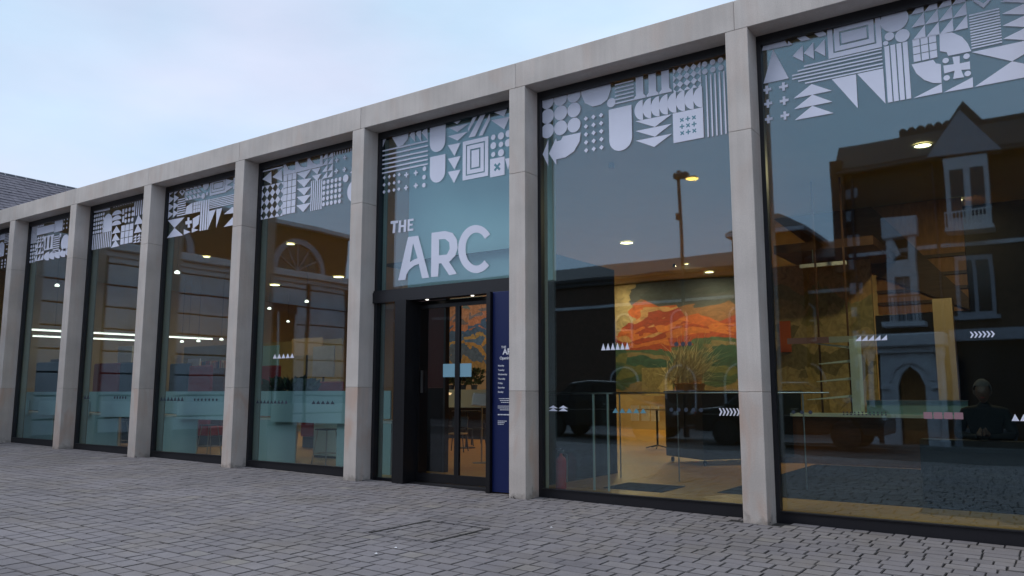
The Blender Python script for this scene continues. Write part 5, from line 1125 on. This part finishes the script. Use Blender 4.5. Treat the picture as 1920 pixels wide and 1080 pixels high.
# low brick range with arched windows facing the square
YB = .84-22
bb = empty('brick_range', (-25, YB-4, 0), 'long low brick range with white arched windows, reflected beside the lamp post', 'building')
MB().box(-58, -5.7, YB-8, YB, -.1, 6.7).build('wall', M['brick'], bb)
MB().prism([(-58.2, YB+.35, 6.7), (-58.2, YB+.35, 6.85), (-58.2, YB-4, 8.2), (-58.2, YB-8.3, 6.85), (-58.2, YB-8.3, 6.7)], (52.6, 0, 0)).build('roof', M['tile'], bb)
MB().box(-58, -5.7, YB+.001, YB+.2, 6.5, 6.69).build('eaves_board', M['darkmetal'], bb)
MB().box(-58, -5.7, YB+.001, YB+.06, 5.5, 5.62).build('string_course', M['ashlar'], bb)
x = -15.85
while x < -6.5:
    for z0, z1 in ((3.7, 5.1), (.8, 2.75)):
        hw = .33 if z0 > 3 else .62
        o_ = [(x-hw-.07, YB+.005, z0-.08), (x+hw+.07, YB+.005, z0-.08)] + [(x+(hw+.07)*math.cos(R(a)), YB+.005, z1-hw+(hw+.07)*math.sin(R(a))) for a in range(0, 181, 15)]
        i_ = [(x-hw, YB+.005, z0), (x+hw, YB+.005, z0)] + [(x+hw*math.cos(R(a)), YB+.005, z1-hw+hw*math.sin(R(a))) for a in range(0, 181, 15)]
        w_ = MB().prism(o_, (0, .07, 0), [i_]).build('arched_window', M['housestone'], bb)
        MB().prism([(q[0], YB+.01, q[2]) for q in i_], (0, .01, 0)).build('pane', M['darkglass'], w_)
        MB().box(x-hw, x+hw, YB+.021, YB+.05, (z0+z1)/2-.03, (z0+z1)/2+.03).build('transom', M['housestone'], w_)
    x += 2.6
pvl = empty('hipped_pavilion', (-9.3, YB-1, 0), 'small hipped pavilion with pale eaves reflected low in the right window', 'building')
MB().box(-10.6, -7.9, YB-3, YB+.6, 0, 7.9).build('wall', M['darkbrick'], pvl)
MB().box(-10.8, -7.7, YB-3.2, YB+.8, 7.9, 8.05).build('eaves', M['housestone'], pvl)
MB().add([(-10.8, YB+.8, 8.06), (-7.7, YB+.8, 8.06), (-7.7, YB-3.2, 8.06), (-10.8, YB-3.2, 8.06), (-9.4, YB-1, 9.0), (-9.1, YB-1, 9.0)], [(0,1,5,4), (1,2,5), (2,3,4,5), (3,0,4), (0,1,2,3)]).build('roof', M['tile'], pvl)
# victorian house
YH = .84-18
def H(px, py, off=0): q = at(px, py, 18); return q.x, q.z
vh = empty('victorian_house', (0, YH-4, 0), 'dark gabled Victorian house with pale stone porch reflected in the right window', 'building')
MB().box(-5.5, 9, YH-9, YH, -.1, 8.95).build('wall', M['darkbrick'], vh)
MB().prism([(-5.75, YH+.3, 8.95), (-5.75, YH+.3, 9.1), (-5.75, YH-.6, 10.1), (-5.75, YH-4.5, 10.25), (-5.75, YH-9, 9.0)], (14.9, 0, 0)).build('roof', M['tile'], vh)
cr = MB().box(-3.85, 9, YH-1.0, YH-.7, 10.1, 10.3).build('crest', M['tile'], vh)
for k in range(9): MB().lathe((-3.75+k*.27, YH-.85, 10.3), [(.12, 0), (.13, .08), (.07, .16), (0, .17)], 10).build('crest_knob', M['tile'], cr)
MB().prism([(-2.7, YH-1.2, 10.1), (-1.2, YH-1.2, 10.1), (-1.95, YH-1.2, 11.15)], (0, -.6, 0)).build('turret_gable', M['tile'], vh)
for gx in (-1.95, 1.35, 4.6):
    MB().prism([(gx-.98, YH+.55, 8.95), (gx+.98, YH+.55, 8.9), (gx+.02, YH+.45, 10.36)], (0, -1.2, 0)).build('gable', M['gabletile'], vh)
    b_ = MB().box(gx-.55, gx+.6, YH+.001, YH+.5, 6.5, 8.85).build('bay_window', M['housestone'], vh)
    for u in (-.42, .12): MB().box(gx+u, gx+u+.36, YH+.501, YH+.52, 6.95, 8.5).build('pane', M['darkglass'], b_)
    rl = MB().box(gx-.6, gx+.65, YH+.75, YH+.79, 7.08, 7.12).build('balcony', M['white'], vh)
    for k in range(13): MB().box(gx-.6+k*.1, gx-.575+k*.1, YH+.755, YH+.785, 6.6, 7.08).build('baluster', M['white'], rl)
    MB().box(gx-.62, gx+.67, YH+.001, YH+.82, 6.48, 6.598).build('balcony_slab', M['housestone'], vh)
MB().box(-5.9, -5.52, YH-3, YH+.3, 5.6, 9.4).build('chimney_breast', M['brick'], vh)
MB().bar((-5.7, YH+.36, 8.93), (9, YH+.36, 8.93), .07, 8).build('gutter', M['darkmetal'], vh)
for x in (-5.3, -2.85, .2, 3.1): MB().bar((x, YH+.08, .1), (x, YH+.08, 8.9), .045, 8).build('downpipe', M['darkmetal'], vh)
for k in range(11): MB().box(-5.53, -5.30 if k % 2 else -5.15, YH+.001, YH+.035, .1+k*.8, .45+k*.8).build('quoin', M['gabletile'], vh)
MB().box(-5.5, 9, YH+.001, YH+.06, 6.12, 6.24).build('string_course', M['housestone'], vh)
# pale stone oriel
oz = empty('stone_oriel', (-3.9, YH, 0), 'tall pale carved stone oriel with balcony above the reflected porch', 'oriel window')
MB().box(-4.42, -3.38, YH+.002, YH+.5, 6.55, 7.2, .02).build('canopy', M['housestone'], oz)
MB().box(-4.32, -4.12, YH+.002, YH+.4, 3.8, 6.549).build('jamb', M['housestone'], oz); MB().box(-3.66, -3.46, YH+.002, YH+.4, 3.8, 6.549).build('jamb', M['housestone'], oz)
i_ = [(-4.12, YH+.003, 5.45), (-3.66, YH+.003, 5.45)] + [(-3.89+.23*math.cos(R(a)), YH+.003, 5.75+.23*math.sin(R(a))) for a in range(0, 181, 15)]
MB().prism([(-4.12, YH+.002, 5.3), (-3.66, YH+.002, 5.3), (-3.66, YH+.002, 6.54), (-4.12, YH+.002, 6.54)], (0, .36, 0), [i_]).build('tracery', M['housestone'], oz)
MB().box(-4.12, -3.66, YH+.03, YH+.06, 3.8, 5.299).build('pane', mat('pale_reflecting_pane', (.25, .30, .36), .2), oz); MB().box(-3.91, -3.87, YH+.061, YH+.10, 3.8, 5.299).build('mullion', M['housestone'], oz)
bl_ = MB().box(-4.45, -3.33, YH+.7, YH+.74, 4.62, 4.67).build('balcony', M['darkmetal'], oz)
for k in range(11): MB().box(-4.44+k*.11, -4.42+k*.11, YH+.705, YH+.735, 3.85, 4.62).build('baluster', M['darkmetal'], bl_)
MB().box(-4.5, -3.3, YH+.002, YH+.8, 3.7, 3.84).build('balcony_slab', M['housestone'], oz)
# porch
po = empty('stone_porch', (-3.8, YH, 0), 'pale stone porch with pointed arch and columns reflected in the right window', 'porch')
MB().box(-5.3, -2.75, YH+.002, YH+1.1, 3.05, 3.45, .04).build('cornice', M['housestone'], po)
MB().box(-5.1, -2.85, YH+.002, YH+.9, 2.86, 3.049).build('frieze', M['housestone'], po)
o_ = [(-4.62, YH+.5, 0), (-3.0, YH+.5, 0), (-3.0, YH+.5, 2.85), (-4.62, YH+.5, 2.85)]
i_ = [(-4.15, YH+.5, .01), (-3.42, YH+.5, .01), (-3.42, YH+.5, 1.85), (-3.55, YH+.5, 2.2), (-3.79, YH+.5, 2.42), (-4.02, YH+.5, 2.2), (-4.15, YH+.5, 1.85)]
MB().prism(o_, (0, .25, 0), [i_]).build('arch', M['housestone'], po)
ring = [(-3.79+.62*math.cos(R(a)), YH+.76, 2.0+.62*math.sin(R(a))) for a in range(0, 181, 12)] + [(-3.79+.5*math.cos(R(a)), YH+.76, 2.0+.5*math.sin(R(a))) for a in range(180, -1, -12)]
MB().prism(ring, (0, .06, 0)).build('arch_moulding', M['housestone'], po)
MB().box(-4.15, -3.42, YH+.05, YH+.1, 0, 2.4).build('door', M['orangewood'], po)
for x in (-5.15, -4.9, -2.93):
    MB().lathe((x, YH+.8, 0), [(0, 0), (.13, 0), (.13, .2), (.09, .25), (.08, 2.6), (.13, 2.75), (.13, 2.855), (0, 2.855)], 14).build('column', M['housestone'], po)
MB().box(-4.62, -4.62+.25, YH+.76, YH+.85, 1.75, 1.85).box(-3.25, -3.0, YH+.76, YH+.85, 1.75, 1.85).build('impost', M['housestone'], po)
# window right of porch and shopfront
for wx in (-1.95, 1.2, 4.2):
    w_ = MB().box(wx-.5, wx+.52, YH+.002, YH+.12, 3.98, 5.8).build('sash_window', M['gabletile'], vh)
    MB().box(wx-.4, wx-.04, YH+.121, YH+.13, 4.1, 5.65).build('pane', M['darkglass'], w_); MB().box(wx+.06, wx+.42, YH+.121, YH+.13, 4.1, 5.65).build('pane', M['darkglass'], w_)
    MB().box(wx-.6, wx+.62, YH+.002, YH+.2, 3.86, 3.978).build('sill', M['gabletile'], w_)
sf = MB().box(-2.7, 9, YH+.002, YH+.35, 3.2, 3.55).build('shop_fascia', M['gabletile'], vh)
MB().box(-2.55, 8.9, YH+.003, YH+.1, .3, 3.199).build('shop_window', M['darkglass'], vh)
MB().box(-2.74, -2.56, YH+.003, YH+.3, 0, 3.199).build('shop_pilaster', M['gabletile'], vh)
# kerb and road strip before the house
kb = MB().box(-40, 20, -14.6, -14.45, -.3, .14).build('kerb', M['kerb']); tag(kb, kind='structure')
rd = MB().add([(-25, -14.4, .342), (20, -14.4, -.264), (20, -10.4, -.264), (-25, -10.4, .342)], [(0, 1, 2, 3)]).build('road', M['road']); tag(rd, kind='structure')
# cars parked along the far kerb
def make_car(label):
    t = empty('parked_car', (0, 0, 0), label, 'car', 'dark cars parked across the square')
    prof = [(-2.6, .42), (-2.62, .80), (-2.5, 1.08), (-1.75, 1.16), (-.95, 1.78), (-.3, 1.86), (.75, 1.83), (1.65, 1.22), (2.35, 1.08), (2.62, .78), (2.6, .40)]
    def wh(cx): return [(cx+.42*math.cos(R(a)), .40+.42*math.sin(R(a))) for a in range(0, 181, 20)]
    low = wh(1.65)+wh(-1.65)
    P_ = prof[::1]
    pts = [(x, -.98, z) for x, z in P_] + [(x, -.98, z) for x, z in low]
    body = MB().prism(pts, (0, 1.96, 0)).build('body', M['carpaint'], t)
    md = body.modifiers.new('b', 'BEVEL'); md.width = .07; md.segments = 2; md.limit_method = 'ANGLE'; md.angle_limit = R(20)
    for y in (-.985, .965):
        for q in ([(-.98, 1.20), (-.72, 1.66), (-.18, 1.73), (-.18, 1.20)], [(-.08, 1.20), (-.08, 1.735), (.68, 1.71), (1.38, 1.22)], [(-1.62, 1.20), (-1.0, 1.64), (-.86, 1.64), (-1.08, 1.20)]):
            MB().prism([(x, y, z) for x, z in q], (0, .02, 0)).build('side_window', M['darkglass'], t)
        MB().box(-2.3, 2.3, y, y+.02, .92, .94).build('trim_strip', M['metal'], t)
        MB().box(.25, .45, y, y+.02, 1.08, 1.11).build('door_handle', M['metal'], t)
    MB().prism([(.84, -.8, 1.80), (.84, .8, 1.80), (1.66, .85, 1.25), (1.66, -.85, 1.25)], (.02, 0, .02)).build('windscreen', M['darkglass'], t)
    for cx in (-1.65, 1.65):
        for y in (-.98, .76):
            w_ = MB().bar((cx, y, .38), (cx, y+.22, .38), .38, 20).build('wheel', M['tyre'], t); MB().bar((cx, y-.005 if y < 0 else y+.20, .38), (cx, y+.02 if y < 0 else y+.225, .38), .24, 14).build('rim', M['darkmetal'], w_)
    for y in (-.8, .58): MB().box(2.55, 2.64, y, y+.24, .80, .93, .02).build('headlight', M['headlens'], t); MB().box(-2.65, -2.55, y, y+.24, .85, 1.0, .02).build('tail_light', M['amber'], t)
    return t
car0 = make_car('dark parked car reflected low at the left of the window right of the entrance')
for k, (cx, lab) in enumerate([(-12.4, None), (-6.5, 'dark parked car reflected behind the serving counter in the right window'), (2.5, 'dark parked car reflected at the right edge behind the seated person')]):
    c = car0 if k == 0 else copy_tree(car0)
    if lab: c['label'] = lab
    c.location = (cx, -13.1, gz(cx)+.008)
# lamp post
lp0 = mir(at(1277, 480, 16)); lh = mir(at(1272, 335, 16)); X_, Y_ = lp0.x, lp0.y; zt = lh.z
lp = empty('street_lamp', (X_, Y_, gz(X_)), 'tall street lamp with glowing orange head, reflected right of the entrance', 'street lamp')
MB().bar((X_, Y_, gz(X_)), (X_, Y_, 1.4), .11, 12).bar((X_, Y_, 1.4), (X_, Y_, zt), .075, 12, .055).build('pole', M['darkmetal'], lp)
MB().box(X_-.16, X_+.34, Y_-.12, Y_+.12, zt-.02, zt+.20, .04).box(X_-.05, X_+.08, Y_-.03, Y_+.03, zt+.2, zt+.28).build('head', M['darkmetal'], lp)
MB().box(X_+.20, X_+.62, Y_-.13, Y_+.13, zt-.06, zt+.01, .02).build('lamp_arm', M['darkmetal'], lp)
MB().lathe((X_+.46, Y_, zt-.10), [(0, 0), (.16, .0), (.2, .03), (0, .035)], 18).build('lamp_face', M['lampo'], lp)
MB().box(X_-.16, X_-.06, Y_-.05, Y_+.05, zt-1.45, zt-1.2).build('camera_box', M['darkmetal'], lp)

# ================================================================== PERSON seated behind the right window
S_ = 1.22
pp = at(1845, 745, 2.9)
pe = empty('person', (pp.x, 2.9, FZ), 'grey-haired person in dark clothes seated behind the glass at far right, hands together', 'person')
def skin_body(name, verts, edges, rad, m_, sub=2):
    me = D.meshes.new(name); me.from_pydata([tuple(c*S_ for c in v) for v in verts], edges, []); o = D.objects.new(name, me); COL.objects.link(o)
    md = o.modifiers.new('s', 'SKIN'); md.use_smooth_shade = True
    for i, v in enumerate(me.skin_vertices[0].data): r = rad[i] if isinstance(rad[i], tuple) else (rad[i], rad[i]); v.radius = (r[0]*S_, r[1]*S_)
    me.skin_vertices[0].data[0].use_root = True
    s2 = o.modifiers.new('u', 'SUBSURF'); s2.levels = sub; s2.render_levels = sub
    bpy.context.view_layer.update(); nm = D.meshes.new_from_object(o.evaluated_get(bpy.context.evaluated_depsgraph_get())); D.objects.remove(o)
    for p_ in nm.polygons: p_.use_smooth = True
    nm.materials.clear(); nm.materials.append(m_); q = D.objects.new(name, nm); COL.objects.link(q); q.parent = pe; return q
# faces the window (towards -y); leans forward a little, forearms brought together
BV = [(0,0,.56), (0,-.02,.74), (0,-.07,.98), (0,-.10,1.08), (0,-.12,1.14),
      (-.10,-.08,.53), (-.16,-.46,.53), (-.15,-.44,.09), (-.16,-.58,.04), (.10,-.08,.53), (.15,-.46,.53), (.14,-.46,.09), (.16,-.60,.04),
      (-.19,-.08,1.00), (-.27,-.12,.76), (-.10,-.36,.74), (-.05,-.42,.76), (.19,-.08,1.00), (.27,-.12,.76), (.10,-.36,.74), (.05,-.42,.76)]
BE = [(0,1), (1,2), (2,3), (3,4), (0,5), (5,6), (6,7), (7,8), (0,9), (9,10), (10,11), (11,12), (2,13), (13,14), (14,15), (15,16), (2,17), (17,18), (18,19), (19,20)]
BR = [(.17,.14), (.16,.13), (.17,.12), .065, .055, .10, .068, .05, .04, .10, .068, .05, .04, .075, .06, .042, .03, .075, .06, .042, .03]
skin_body('body', BV, BE, BR, M['coat'])
o_pe = origin(pe); hc = Vector((0, -.155, 1.235))
hd = MB(); bm = bmesh.new(); bmesh.ops.create_uvsphere(bm, u_segments=24, v_segments=16, radius=1)
for v in bm.verts:
    x, y, z = v.co; k = 1-.25*max(0, -z); v.co = Vector((x*.077*k, -y*.098*k, z*.122))
    if y > .8 and -.25 < z < .1 and abs(x) < .25: v.co.y -= .022
    v.co = (v.co+hc)*S_
bm.verts.index_update()
hd.add([v.co+o_pe for v in bm.verts], [[v.index for v in f.verts] for f in bm.faces]); bm.free()
hd_o = hd.build('head', M['skin'], pe, smooth=True)
def hp_(x, y, z): return o_pe+(hc+Vector((x, y, z)))*S_
for sx in (-1, 1):
    MB().lathe(hp_(sx*.078, 0, -.03), [(0, 0), (.016, .012), (.019, .05), (.01, .07), (0, .07)], 8).build('ear', M['skin'], hd_o)
    MB().lathe(hp_(sx*.03, -.09, .0), [(0, -.008), (.012, 0), (0, .008)], 8).build('eye', M['blackpaint'], hd_o)
q = hp_(0, -.092, -.062); MB().box(q.x-.025, q.x+.025, q.y-.006, q.y+.006, q.z-.004, q.z+.004, .002).build('mouth', M['redfab'], hd_o)
hr_ = MB(); bm = bmesh.new(); bmesh.ops.create_uvsphere(bm, u_segments=28, v_segments=18, radius=1)
for v in bm.verts:
    x, y, z = v.co; v.co = (Vector((x*.092, y*.108+.012, z*.118+.028))+Vector((random.gauss(0, .0015),)*3)+hc)*S_
bmesh.ops.delete(bm, geom=[v for v in bm.verts if (v.co/S_-hc).z < -.05 or ((v.co/S_-hc).y < -.045 and (v.co/S_-hc).z < .055)], context='VERTS')
bm.verts.index_update(); hr_.add([v.co+o_pe for v in bm.verts], [[v.index for v in f.verts] for f in bm.faces]); bm.free()
hr_.build('hair', M['hat'], pe, smooth=True, fix=False)
for sx in (-1, 1):
    V = [(sx*.05,-.42,.76), (sx*.03,-.455,.785), (sx*.025,-.475,.81)]; E_ = [(0,1), (1,2)]; Rr = [.026, .030, .024]
    for k in range(4):
        b0 = len(V); V += [(sx*.022-.004*k, -.50-.004*k, .84-.021*k), (sx*.004, -.525+.004*k, .832-.021*k)]; E_ += [(2, b0), (b0, b0+1)]; Rr += [.0095, .0085]
    b0 = len(V); V += [(sx*.035,-.465,.83), (sx*.018,-.475,.858)]; E_ += [(1, b0), (b0, b0+1)]; Rr += [.011, .0095]
    skin_body('hand', V, E_, Rr, M['skin'], 1)
x, y = pp.x, 2.9
cs = empty('lounge_chair', (x, y, FZ), 'dark low-backed chair under the seated person at far right', 'chair')
MB().box(x-.33, x+.33, y-.36, y+.32, FZ+.46, FZ+.52, .02).build('seat', M['greyfab'], cs)
MB().box(x-.33, x+.33, y+.325, y+.39, FZ+.46, FZ+1.0, .02).build('backrest', M['greyfab'], cs)
for sx in (-1, 1):
    for sy in (-1, 1): MB().bar((x+sx*.28, y+sy*.28, FZ+.46), (x+sx*.31, y+sy*.31, FZ), .02, 8).build('leg', M['darkmetal'], cs)
